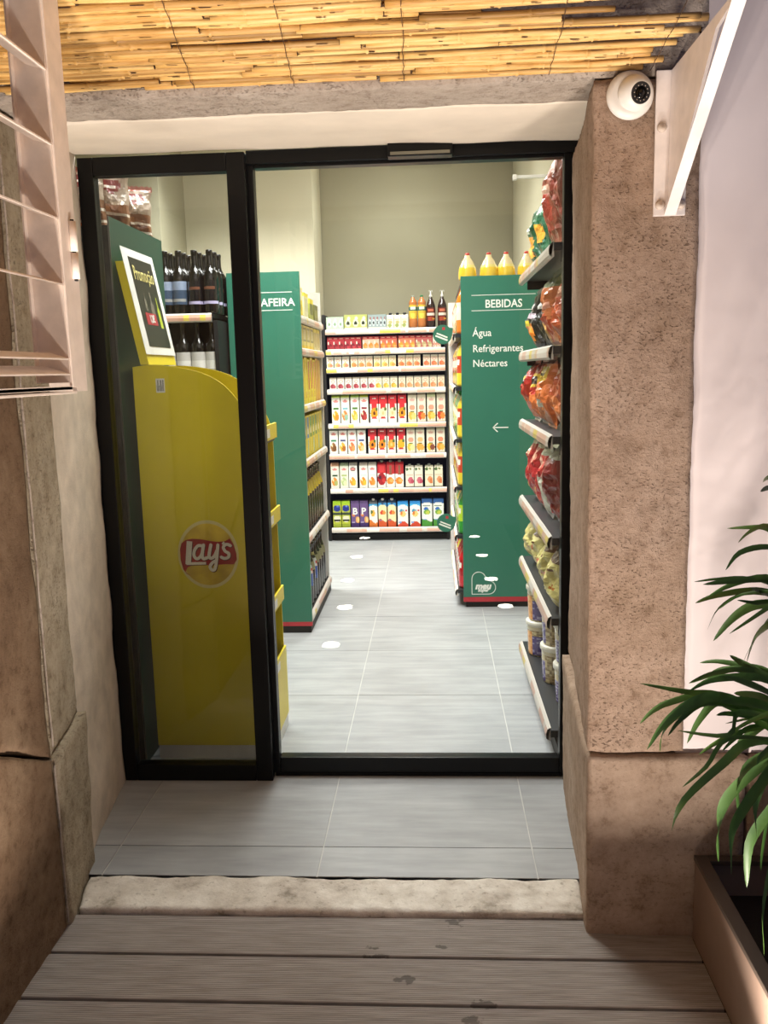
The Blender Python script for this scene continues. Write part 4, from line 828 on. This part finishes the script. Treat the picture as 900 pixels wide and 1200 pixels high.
def stroke(mb, pts, w, y, k, closed=False):
    """flat ribbon of width w through 2D points (x,z) at depth y, a hair thick"""
    n = len(pts); P = [Vector((p[0], p[1])) for p in pts]; vs = []; fs = []
    for i in range(n):
        a = P[(i - 1) % n] if (closed or i > 0) else P[i]; b = P[(i + 1) % n] if (closed or i < n - 1) else P[i]; d = (b - a).normalized(); nn = Vector((-d.y, d.x)) * w / 2
        vs += [(P[i].x + nn.x, y, P[i].y + nn.y), (P[i].x - nn.x, y, P[i].y - nn.y), (P[i].x + nn.x, y + .0004, P[i].y + nn.y), (P[i].x - nn.x, y + .0004, P[i].y - nn.y)]
    for i in range(n if closed else n - 1):
        a = 4 * i; b = 4 * ((i + 1) % n); fs += [(a, a + 1, b + 1, b), (a + 2, b + 2, b + 3, a + 3), (a, b, b + 2, a + 2), (a + 1, a + 3, b + 3, b + 1)]
    if not closed: fs += [(0, 2, 3, 1), (4 * n - 4, 4 * n - 3, 4 * n - 1, 4 * n - 2)]
    return mb.add(vs, fs, k)
def arc(cx, cz, r, a0, a1, n=10): return [(cx + r * math.cos(math.radians(a0 + (a1 - a0) * i / n)), cz + r * math.sin(math.radians(a0 + (a1 - a0) * i / n))) for i in range(n + 1)]
stroke(ar, [(.752, 1.032), (.667, 1.032)], .006, 2.5712, 'letter'); stroke(ar, [(.693, 1.056), (.667, 1.032), (.693, 1.008)], .006, 2.5712, 'letter'); g2(ar, 'arrow', ep)
hb = MB(); r = .039
pts = [(.543, .079)] + [(.543, .079 + .001)] + arc(.543 + r, .170, r, 180, 20, 12) + arc(.639, .079 + r, r, 70, -90, 12)
stroke(hb, pts, .0035, 2.5712, 'letter', True); g2(hb, 'heart_outline', ep)
text('meu', .050, 'letter', ep, (.562, 2.5713, .110), bold=.0028, ext=.0004, shear=.25); text('super', .027, 'letter', ep, (.577, 2.5713, .094), bold=.0012, ext=.0004, shear=.2)
BZZ = [.10, .42, .70, .97, 1.26, 1.55]
for i, z in enumerate(BZZ):
    g2(MB().box(.462, .899, 2.594, 3.729, z - .02, z, 'dark_steel'), 'shelf')
    me = price_rail(1.12, .042, rail_art(80 + i)); obj('price_rail', me, gb, (.459 - .73, 3.722 - 2.572, z - .038), (0, 0, -PI / 2))
def bsoft(c, c2): return lathe_print([(.04, 0), (.048, .01), (.048, .12), (.044, .15), (.048, .17), (.040, .20), (.016, .25), (.016, .262)], art(c, [('b', .3, .65, c2), ('d', .5, .5, .12, .1, 'f0ece0')]), 16)
softs = [(bsoft('c8242c', 'a8181f'), 'red', 0), (bsoft('e07a24', 'e8dccc'), 'orange', 1), (bsoft('3c9c40', 'b8d83a'), 'green', 2), (bsoft('ead040', 'c84a2c'), 'yellow', 3)]
lay = {0: 'red', 1: 'green', 2: 'yellow', 3: 'green', 4: 'yellow', 5: 'orange'}
for si, z in enumerate(BZZ):
    for q in range(9):
        cn = lay[si] if (q + si) % 3 else ['red', 'orange', 'green', 'yellow'][(q + si) % 4]
        sm = [s for s in softs if s[1] == cn][0]
        item('drink_bottle', '%s labelled drink bottle, %s from front, %s shelf up, right gondola' % (cn, ORD[q], ORD[si]), 'bottle', sm[0], (.518, 2.66 + .118 * q, z), -PI / 2, 'drink bottles on the side of the BEBIDAS gondola', {'red': 'cap_red', 'orange': 'cap_white', 'green': 'cap_green', 'yellow': 'cap_white'}[cn], .258)
g2(MB().box(.50, .899, 2.594, 3.729, 1.82, 1.84, 'dark_steel'), 'shelf')
oj = [(.045, 0), (.051, .01), (.051, .04), (.049, .05), (.049, .06), (.044, .075), (.030, .105), (.016, .125), (.016, .135)]
for q, (x, y) in enumerate(((.537, 2.68), (.655, 2.68), (.75, 2.68), (.862, 2.68))):
    me = lathe_print(oj, art('e9c23a', [('b', .58, 1.01, 'dcc89a'), ('b', .5, .58, 'e2d27e')]), 18)
    item('orange_drink_bottle', 'orange squash bottle with red cap, %s from left above the lettered right gondola' % ORD[q], 'bottle', me, (x, y, 1.8405), 0, 'orange squash bottles on the gondola', 'cap_red', .132)
# round green shelf tags hanging off the far side rails
for q, (px_, py_, pz_) in enumerate(((.398, 2.9, 1.560), (.404, 2.9, .440))):
    t = thing('shelf_tag', 'round green tag sticking out from the %s part of the right gondola side' % ('upper' if q == 0 else 'lower'), 'sign', (px_, py_, pz_), 0, 'round green shelf tags')
    mb = MB(); mb.prism([(.056 * math.cos(a * PI / 16), .056 * math.sin(a * PI / 16)) for a in range(4, 33)] + [(.062, .036)], 'y', -.001, .001, 'green'); mb.build('tag_disc', t)
    MB().prism([(.048, .004), (.082, -.006), (.082, .002), (.048, .014)], 'y', -.0008, .0008, 'rail_clear').build('clip', t)
    MB().box(-.002, .014, -.0018, -.0011, .026, .042, 'red').build('red_mark', t)
    a = MB(); stroke(a, [(-.035, .008), (.028, -.018)], .008, -.0016, 'letter'); stroke(a, [(-.042, -.006), (.028, -.034)], .009, -.0016, 'letter'); a.build('lettering', t)
# --- right hand snack unit --------------------------------------
RX = .715
ru = thing('snack_shelf', 'dark shelf unit with bagged snacks and tubs just inside the door', 'shelf', (.86, 1.03, 0))
def rl(mb, name): return mb.build(name, ru, (-.86, -1.03, 0))
rl(MB().box(.975, .995, .525, 1.53, 0, 2.3, 'dark_steel'), 'back_panel'); rl(MB().box(.75, .974, .53, 1.525, 0, .055, 'black'), 'plinth')
RZ = [.128, .525, .80, 1.135, 1.425, 1.745]
for i, z in enumerate(RZ):
    rl(MB().box(RX + .008, .974, .53, 1.53, z - .025, z, 'dark_steel').box(RX + .03, .974, .53, .536, z - .06, z - .0255, 'black').box(RX + .03, .974, 1.524, 1.53, z - .06, z - .0255, 'black'), 'shelf')
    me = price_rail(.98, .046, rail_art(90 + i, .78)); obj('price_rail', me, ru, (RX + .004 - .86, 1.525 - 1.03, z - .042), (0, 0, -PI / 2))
def rbag(z, y, w, d, hh, fn, lab, seed, x=.785, tilt=0.0, rz=-PI / 2, nm='snack_bag', grp='snack bags on the right hand shelf'):
    me = bag(w, d, hh, fn, seed); o = tag(obj(nm, me, None, (x, y, z), (tilt, 0, rz)), lab, 'snack bag', grp); return o
A = art
rbag(RZ[5], 1.40, .20, .10, .27, A('1d5a3c', [('b', .0, .12, '164a30'), ('b', .82, 1.01, '1a4c34'), ('d', .5, .35, .34, .16, 'e39a34'), ('d', .4, .62, .25, .07, 'cfd8cc'), ('r', .1, .16, .9, .22, '2f6e50')]), 'dark green snack bag at the far end of the top snack shelf', 1, .79)
rbag(RZ[5], 1.19, .20, .10, .29, A('1f6242', [('b', .0, .2, '2b6a4c'), ('d', .45, .42, .32, .14, 'e8a83c'), ('r', .2, .66, .8, .74, 'e2e6da'), ('b', .86, 1.01, '163f2c')]), 'green and orange snack bag beside the dark green one', 2, .80)
rbag(RZ[5], .95, .23, .11, .37, A('8c4a38', [('b', .78, 1.01, 'b98a84'), ('d', .5, .4, .36, .2, 'a33e2e'), ('b', .0, .14, '7a3c2c'), ('r', .2, .6, .8, .68, 'c9a08c')]), 'brown red snack bag leaning on the top snack shelf', 3, .80)
rbag(RZ[5], .70, .23, .11, .38, A('6b3426', [('b', .80, 1.01, '9c4a3c'), ('d', .5, .4, .3, .2, '8c3a2c')]), 'dark brown snack bag nearest the door on the top snack shelf', 4, .80)
rbag(RZ[4], 1.40, .20, .11, .245, A('1b1a18', [('b', .0, .12, '55565a'), ('d', .5, .30, .36, .17, 'e8872a'), ('r', .15, .55, .85, .62, 'b8a8b4'), ('r', .2, .72, .6, .78, 'd8d8d4'), ('d', .4, .46, .2, .05, 'd8c83c')]), 'black snack bag with orange picture on the second snack shelf', 5, .79)
rbag(RZ[4], 1.17, .19, .10, .27, A('161614', [('r', .2, .6, .8, .68, 'c8c8c4'), ('b', 0, .1, '2c2c2c')]), 'plain black snack bag behind the orange printed one', 6, .80)
rbag(RZ[4], .93, .23, .11, .27, A('b5683c', [('b', .8, 1.01, '5c6a3c'), ('d', .5, .28, .38, .2, 'c04a28'), ('r', .1, .5, .9, .58, 'e2a690'), ('d', .3, .2, .25, .2, 'd8a04c')]), 'orange brown snack bag with green top on the second snack shelf', 7, .79)
rbag(RZ[4], .68, .23, .11, .28, A('9c4a30', [('d', .5, .3, .36, .22, 'b8552c'), ('r', .1, .6, .9, .7, 'd09a80')]), 'rust coloured snack bag nearest the door on the second snack shelf', 8, .80)
rbag(RZ[3], 1.40, .19, .11, .25, A('b02a20', [('d', .5, .26, .38, .2, 'd8643c'), ('r', .2, .62, .8, .78, '2c1814'), ('r', .3, .66, .7, .74, 'd8b03c'), ('b', .0, .1, 'a89a90')]), 'red snack bag with dark emblem at the far end of the third snack shelf', 9, .775)
rbag(RZ[3], 1.20, .19, .11, .255, A('a8281e', [('d', .5, .28, .38, .2, 'e07a40'), ('r', .2, .6, .8, .78, 'd8b03c'), ('r', .3, .64, .7, .74, '2c1814'), ('b', .0, .1, '9c8c80')]), 'red snack bag with yellow emblem, second on the third snack shelf', 10, .785)
rbag(RZ[3], .96, .23, .12, .258, A('cc6a30', [('d', .5, .34, .25, .09, 'b8b4a8'), ('r', .2, .68, .8, .86, 'c8a83c'), ('r', .28, .74, .72, .80, '2c1c12'), ('d', .5, .15, .36, .14, 'b8682c'), ('b', .9, 1.01, '8c3c20')]), 'orange snack bag with dark lettering in the middle of the third snack shelf', 11, .78)
rbag(RZ[3], .70, .22, .11, .255, A('b04c28', [('d', .5, .3, .36, .2, 'c8703c')]), 'rust red snack bag nearest the door on the third snack shelf', 12, .80)
def redsweet(): return A('a81c26', [('b', .86, 1.01, 'b8b8ac'), ('b', .0, .09, '9c9ca0'), ('r', .0, .35, .14, .86, 'b8bcae'), ('d', .4, .22, .2, .08, 'e0b03c'), ('d', .7, .14, .15, .06, 'd84a2c'), ('d', .55, .75, .2, .07, 'e8a890')])
for q, (yy, ss) in enumerate(((1.40, 13), (1.19, 14))): rbag(RZ[2], yy, .19, .10, .28, redsweet(), 'red sweet bag with silver top, %s from the far end of the fourth snack shelf' % ORD[q], ss, .78)
rbag(RZ[2], .98, .18, .10, .28, A('c63030', [('b', .82, 1.01, 'd6dccc'), ('r', .55, .1, .95, .55, 'c9cbbb'), ('d', .4, .7, .3, .08, 'e8b09c'), ('b', .0, .1, '8f8f92')]), 'bright red bag with pale top in the middle of the fourth snack shelf', 15, .775)
o = rbag(RZ[2], .76, .23, .12, .29, A('7f1c1e', [('b', .84, 1.01, 'b9beae'), ('b', .0, .12, '8b8b90'), ('d', .15, .28, .1, .06, 'c88a3c')]), 'dark red bag with silver crimped ends near the door on the fourth snack shelf', 16, .79)
rbag(RZ[2], .60, .10, .08, .27, A('3a3c34', [('b', .84, 1.01, '20241f')]), 'slim dark bag beside the door on the fourth snack shelf', 17, .84)
def nuts(): return A('c9c07c', [('b', .80, 1.01, '5a3826'), ('d', .35, .55, .1, .04, 'a8482c'), ('d', .7, .4, .12, .04, 'a8682c'), ('d', .4, .25, .14, .05, 'b49a58'), ('b', .0, .09, '8a6a44'), ('d', .65, .68, .1, .03, '6b4a2c')])
for q, (yy, ss) in enumerate(((1.36, 18), (1.12, 19), (.88, 20), (.65, 21))): rbag(RZ[1], yy, .21, .12, .215 if q else .23, nuts(), 'cream nut bag with brown top, %s from far end, fifth snack shelf' % ORD[q], ss, .785)
# tubs
def tub_set(x, y, z, lab, col):
    prof = [(.056, 0), (.060, .006), (.066, .14)]
    def speck(u, v):
        n1 = noise.noise(Vector((u * 22, v * 11, x * 9))); n2 = noise.noise(Vector((u * 40, v * 22, y * 9)))
        c = h('c9b98c') if n1 > .1 else (h('a8946a') if n2 > 0 else h('8b7850'))
        if v > .82: c = h('d8cfae')
        if col == 'o' and .44 < u < .60 and .05 < v < .8: c = h('dfa052') if n1 > -.1 else h('c8843c')
        if (.60 <= u < .76 if col == 'o' else .44 < u < .57) and .06 < v < .66: c = h('4a3c7c') if n2 > -.2 else h('8f88b4')
        return c
    me = lathe_print(prof, speck, 36, 'bottle'); o = tag(obj('snack_tub', me, None, (x, y, z), (0, 0, -PI / 2)), lab, 'tub', 'clear snack tubs on the lowest shelf')
    MB().lathe([(.068, .132), (.071, .135), (.071, .150), (.069, .153), (.060, .155)], 'lid', 28).build('lid', o); return o
for q, (x, y, c) in enumerate(((.795, 1.36, 'o'), (.815, 1.02, 'n'), (.835, .79, 'n'))):
    for lv in (0, 1): tub_set(x, y, RZ[0] + .1555 * lv, 'clear snack tub with milky lid, %s of the %s stack on the lowest snack shelf' % (('bottom', 'top')[lv], ('far', 'middle', 'near')[q]), c)
# wall light rod above
t = thing('linear_light', 'thin white linear lamp sticking out high on the right shop wall', 'light', (.88, 2.33, 2.31))
MB().box(-.122, .121, -.012, .012, -.010, .006, 'white_plastic', .003).build('lamp_body', t); MB().box(-.125, -.105, -.016, .016, -.016, .010, 'white_plastic', .003).build('end_cap', t)

# --- green sided cabinet and wine unit on the left ----------------
cb_ = thing('green_cabinet', 'tall black cabinet with shade-darkened green side panel behind the side window', 'cabinet', (-.9, .8, 0))
MB().box(-.15, .1985, -.262, .30, 0, 1.845, 'black').build('cabinet_body', cb_)
MB().box(.1988, .202, -.260, .30, .0, 1.873, 'shaded_green').build('side_panel', cb_)
MB().box(.1986, .2040, -.2640, -.2605, .0, 1.873, 'chrome').build('edge_trim', cb_)
wn = thing('wine_shelf', 'black wine shelf behind the yellow snack display', 'shelf', (-.95, 2.1, 0))
WZ = [.30, .65, .98, 1.315, 1.652]
MB().box(-.42, -.40, -.18, .22, 0, 1.70, 'black').build('side_panel', wn); MB().box(.235, .255, -.18, .22, 0, 1.62, 'black').build('side_panel', wn); MB().box(-.399, .234, .20, .22, 0, 1.64, 'black').build('back_panel', wn)
for i, z in enumerate(WZ):
    MB().box(-.399, .234, -.17, .199, z - .02, z, 'black').build('shelf', wn); obj('price_rail', price_rail(.62, .042, rail_art(120 + i)), wn, (-.392, -.182, z - .04))
wp = [(.034, 0), (.038, .006), (.038, .17), (.034, .195), (.017, .225), (.0145, .245), (.0145, .285), (.016, .287), (.016, .30), (.014, .303)]
def wine(lab1, lab2): return lathe_print(wp, art('12110f', [('b', .80, 1.01, '1c1a19'), ('r', .28, .14, .72, .50, lab1), ('r', .28, .38, .72, .50, lab2), ('r', .34, .22, .66, .25, '9a9a98')]), 24)
wA = wine('3e4f66', '8b98b0'); wB = wine('1e1c1c', '1a1818'); wC = wine('e3e1dc', 'c9c6c2'); 
wB = lathe_print(wp, art('12110f', [('b', .80, 1.01, '1c1a19'), ('r', .28, .15, .72, .52, '191719'), ('r', .28, .15, .72, .21, 'b5aed0'), ('r', .30, .50, .70, .515, 'c9c7c4'), ('r', .36, .37, .64, .42, '6a4434'), ('r', .34, .29, .66, .31, 'b9b6b2')]), 24)
for i, x in enumerate((-.951, -.884, -.806, -.732)):
    for j in range(3):
        item('wine_bottle', 'wine bottle with %s label, %s from left, %s row, top wine shelf' % ('blue white' if i < 2 else 'black and lilac', ORD[i], ('front', 'middle', 'rear')[j]), 'bottle', wA if i < 2 else wB, (x, 1.975 + .088 * j, WZ[4]), 0, 'wine bottles on the top wine shelf')
for i, x in enumerate((-.955, -.880, -.806, -.735)):
    for lv, zz in ((1, WZ[3]),):
        item('wine_bottle', 'wine bottle with white label, %s from left on the second wine shelf' % ORD[i], 'bottle', wC, (x, 1.965, zz), 0, 'wine bottles on the second wine shelf', None)
# chips on top of the cabinet
def chips(): return A('a89684', [('b', .93, 1.01, '8c4a38'), ('d', .5, .78, .3, .10, '7c2420'), ('r', .28, .76, .7, .80, 'efe6dc'), ('b', .06, .52, '8a5c40'), ('d', .3, .42, .2, .06, 'b07c54'), ('d', .7, .32, .2, .06, '6b4430'), ('r', .0, .50, 1, .52, 'e8dccc'), ('r', .0, .34, 1, .355, 'e8dccc'), ('r', .0, .18, 1, .195, 'e8dccc'), ('d', .5, .12, .2, .06, 'c8642c'), ('r', .1, .58, .4, .60, '4a3a30'), ('b', 0, .05, 'b8482c')])
for q, (x, y, rz, hh) in enumerate(((-.835, .70, .15, .215), (-.785, .83, .3, .225), (-.757, .985, .45, .205))):
    tag(obj('crisp_bag', bag(.155 if q == 0 else .13, .085, hh, chips(), 40 + q), None, (x, y, 1.8455), (0, 0, rz)), 'cream and brown crisp bag with red logo, %s on the cabinet' % ('front one', 'middle one', 'rear one')[q] + ' top', 'snack bag', 'crisp bags on the cabinet')
# --- yellow snack display ----------------------------------------
YX0, YX1, YY0, YY1 = -.668, -.252, .585, .90
ds = thing('snack_display', 'yellow cardboard snack display with round red logo behind the side window', 'display stand', (-.46, .74, 0))
def dl(mb, name, par=None): return mb.build(name, par or ds, (0, 0, 0) if par else (.46, -.74, 0))
prof = [(YX0, .05), (YX0, 1.392)] + [(-.629, 1.397), (-.58, 1.396), (-.536, 1.391), (-.50, 1.385), (-.465, 1.377), (-.436, 1.368), (-.408, 1.356), (-.384, 1.342), (-.361, 1.325), (-.34, 1.303), (-.32, 1.277), (-.297, 1.24), (-.276, 1.195), (-.262, 1.15)] + [(YX1, .05)]
sp = dl(MB().prism(prof, 'y', YY0, YY0 + .006, 'yellow'), 'side_panel'); dl(MB().prism(prof, 'y', YY1 - .006, YY1, 'yellow'), 'side_panel')
dl(MB().box(YX0, YX0 + .006, YY0 + .0061, YY1 - .0061, .05, 1.38, 'cardgrey'), 'back_panel'); dl(MB().box(YX0 + .002, YX1 + .002, YY0 + .002, YY1 - .002, 0, .0495, 'paper'), 'base')
for i, zt_ in enumerate((.32, .56, .87, 1.18)):
    dl(MB().box(YX0 + .0061, YX1 - .002, YY0 + .0061, YY1 - .0061, zt_ - .065, zt_ - .058, 'cardgrey'), 'tray')
    dl(MB().box(YX1 - .0015, YX1 + .006, YY0 + .0, YY1, (zt_ - .055) if i else .05, zt_, 'yellow' , .001).box(YX1 + .0061, YX1 + .0068, YY0 + .09, YY0 + .17, zt_ - .045, zt_ - .015, 'paper'), 'tray_lip')
for i, zt_ in enumerate((.56, .87, 1.18, .32)):
    tag(obj('crisp_bag', bag(.15, .08, .19, A('2a2420', [('d', .5, .5, .3, .2, '8a6a3c'), ('b', .85, 1.01, 'c8b48c'), ('r', .2, .2, .8, .3, '5a4a38')]), 60 + i), None, (-.315, .74, zt_ - .0575), (0, 0, PI / 2)), 'dark snack bag on the %s tray of the yellow display' % ('second', 'third', 'top', 'lowest')[i], 'snack bag', 'bags in the yellow display')
# header card leaning back, with poster
hd = dl(MB().prism([(-.633, 1.3985), (-.605, 1.3985), (-.668, 1.735), (-.695, 1.735)], 'y', .565, .88, 'yellow'), 'header_board')
def hq(t_, s_, off=0.0):     # point on the header face: t along y 0..1, s up the slope 0..1
    p = Vector((-.605, .565 + .315 * t_, 1.3985)).lerp(Vector((-.668, .565 + .315 * t_, 1.735)), s_); return p + Vector((.983, 0, .184)) * off
def hquad(mb, t0, t1, s0, s1, off, k):
    a, b, c, d = hq(t0, s0, off), hq(t1, s0, off), hq(t1, s1, off), hq(t0, s1, off); nrm = Vector((.983, 0, .184)) * .0006
    return mb.add([a, b, c, d, a - nrm, b - nrm, c - nrm, d - nrm], [(0, 1, 2, 3), (7, 6, 5, 4), (0, 4, 5, 1), (1, 5, 6, 2), (2, 6, 7, 3), (3, 7, 4, 0)], k)
po = dl(hquad(MB(), -.03, 1.02, .10, 1.14, .004, 'paper'), 'poster', None)
dl(hquad(MB(), .14, .90, .18, 1.06, .0052, 'board'), 'poster_print', po).location = (0, 0, 0)
mtx = Matrix(((0, -.184, .983), (1, 0, 0), (0, .983, .184)))
def on_poster(me, t_, s_, k, nm, sx=1.0, dz=.0062):
    me.materials.clear(); me.materials.append(MAT[k]); o = obj(nm, me, po); p = hq(t_, s_, dz) + Vector((0, 0, 0)); o.location = p; o.rotation_euler = mtx.to_euler(); o.scale = (sx, 1, 1); return o
on_poster(text_mesh('Promoção', .070, 'CENTER', .0, space=1.12), .52, .84, 'yellow_ink', 'lettering', .64)
red = hquad(MB(), .26, .62, .40, .52, .0062, 'red'); o = dl(red, 'price_ticket', po); o.location = (0, 0, 0)
on_poster(text_mesh('1,2€', .034, 'CENTER', .0008), .45, .43, 'letter', 'lettering', .8, .0070)
def gl2(t_, s0, s1, w, k):
    mb = MB(); n = 8; prof = [(0, w), (.55, w), (.68, w * .3), (1, w * .3)]
    for (f0, w0), (f1, w1) in zip(prof, prof[1:]):
        a = hq(t_ - w0, s0 + (s1 - s0) * f0, .0060); b = hq(t_ + w0, s0 + (s1 - s0) * f0, .0060); c = hq(t_ + w1, s0 + (s1 - s0) * f1, .0060); d = hq(t_ - w1, s0 + (s1 - s0) * f1, .0060); mb.add([a, b, c, d], [(0, 1, 2, 3)], k)
    o = dl(mb, 'bottle_print', po); o.location = (0, 0, 0)
gl2(.36, .54, .72, .035, 'cardgrey'); gl2(.56, .44, .74, .06, 'cardgrey'); gl2(.76, .38, .70, .045, 'lime')
# barcode sticker
bc = dl(MB().box(-.592, -.562, YY0 - .0006, YY0 - .0001, 1.305, 1.352, 'paper'), 'barcode_sticker', None)
b_ = MB(); xx = -.589
for q in range(9):
    w = (.0012, .002, .0008, .0016)[q % 4]; b_.box(xx, xx + w, YY0 - .0009, YY0 - .0007, 1.310, 1.347 if q % 3 else 1.330, 'black'); xx += w + .0014
dl(b_, 'barcode_print', bc).location = (0, 0, 0)
# round logo on the side panel
lg = MB(); CX, CZ, RR_ = -.447, .748, .122; yb = YY0 - .0004
def disc(mb, cx, cz, rx, rz, y, k, a0=0, a1=360, n=48, th=.0004):
    pts = [(cx + rx * math.cos(math.radians(a0 + (a1 - a0) * i / n)), cz + rz * math.sin(math.radians(a0 + (a1 - a0) * i / n))) for i in range(n)]
    return mb.prism(pts, 'y', y - th, y, k)
lo = dl(disc(MB(), CX, CZ, .106, .120, yb, 'logo_cream'), 'logo_disc', sp); lo.location = (0, 0, 0)
o = dl(disc(MB(), CX, CZ, .096, .109, yb - .0005, 'logo_gold'), 'logo_sun', sp); o.location = (0, 0, 0)
def L2(px, pz): return (CX + (px - 440) * .000300, CZ - (pz - 410) * .000300 * 1.07)     # logo drawing units
rib = [L2(*q) for q in [(115, 350), (135, 285), (185, 248), (260, 235), (370, 242), (470, 262), (560, 272), (640, 268), (700, 238), (740, 300), (768, 400), (770, 470), (735, 522), (640, 520), (560, 524), (430, 528), (260, 525), (195, 545), (165, 595), (180, 615), (235, 640), (180, 625), (140, 570), (115, 470)]]
from mathutils.geometry import tessellate_polygon
def flat_poly(pts, y, k, th=.0004):
    mb = MB(); n = len(pts); tri = tessellate_polygon([[Vector((p[0], p[1], 0)) for p in pts]])
    vs = [(p[0], y, p[1]) for p in pts] + [(p[0], y - th, p[1]) for p in pts]
    mb.add(vs, [tuple(t_) for t_ in tri] + [tuple(i + n for i in t_) for t_ in tri] + [(i, (i + 1) % n, (i + 1) % n + n, i + n) for i in range(n)], k); return mb
o = dl(flat_poly(rib, yb - .0010, 'logo_red'), 'logo_ribbon', sp); o.location = (0, 0, 0)
def smooth_pts(P, n=6):
    out = []
    for i in range(len(P) - 1):
        p0, p1, p2, p3 = [Vector(P[max(0, min(len(P) - 1, i + d))]) for d in (-1, 0, 1, 2)]
        for j in range(n):
            t_ = j / n; out.append(tuple(.5 * ((2 * p1) + (-p0 + p2) * t_ + (2 * p0 - 5 * p1 + 4 * p2 - p3) * t_ ** 2 + (-p0 + 3 * p1 - 3 * p2 + p3) * t_ ** 3)))
    out.append(tuple(P[-1])); return out
STK = [([(232, 262), (200, 515)], 62, 0), ([(180, 508), (410, 505)], 30, 0),
       ([(385, 318), (330, 312), (285, 360), (275, 420), (305, 455), (350, 430), (380, 370)], 34, 1), ([(392, 305), (370, 420), (385, 455), (425, 445)], 36, 1),
       ([(478, 305), (450, 420), (470, 452), (510, 430), (545, 370)], 36, 1), ([(560, 305), (535, 470), (510, 570), (475, 580), (455, 545), (480, 505), (520, 480)], 34, 1),
       ([(635, 275), (612, 300)], 22, 0), ([(705, 315), (660, 300), (622, 330), (640, 375), (680, 400), (675, 440), (630, 455), (592, 440)], 34, 1)]
for k, dx, dy, yy in (('logo_dark', 8, 8, yb - .0015), ('logo_white', 0, 0, yb - .0021)):
    mb = MB()
    for qi, (P, w, s_) in enumerate(STK):
        pts = smooth_pts(P, 5) if s_ else P; pts = [L2(a + dx, b + dy) for a, b in pts]; stroke(mb, pts, w * .00031, yy - qi * .00002, k)
        if s_:
            for e in (pts[0], pts[-1]): disc(mb, e[0], e[1], w * .000155, w * .000155, yy - qi * .00002 - .00001, k, n=12, th=.0002)
    o = dl(mb, 'logo_lettering', sp); o.location = (0, 0, 0)
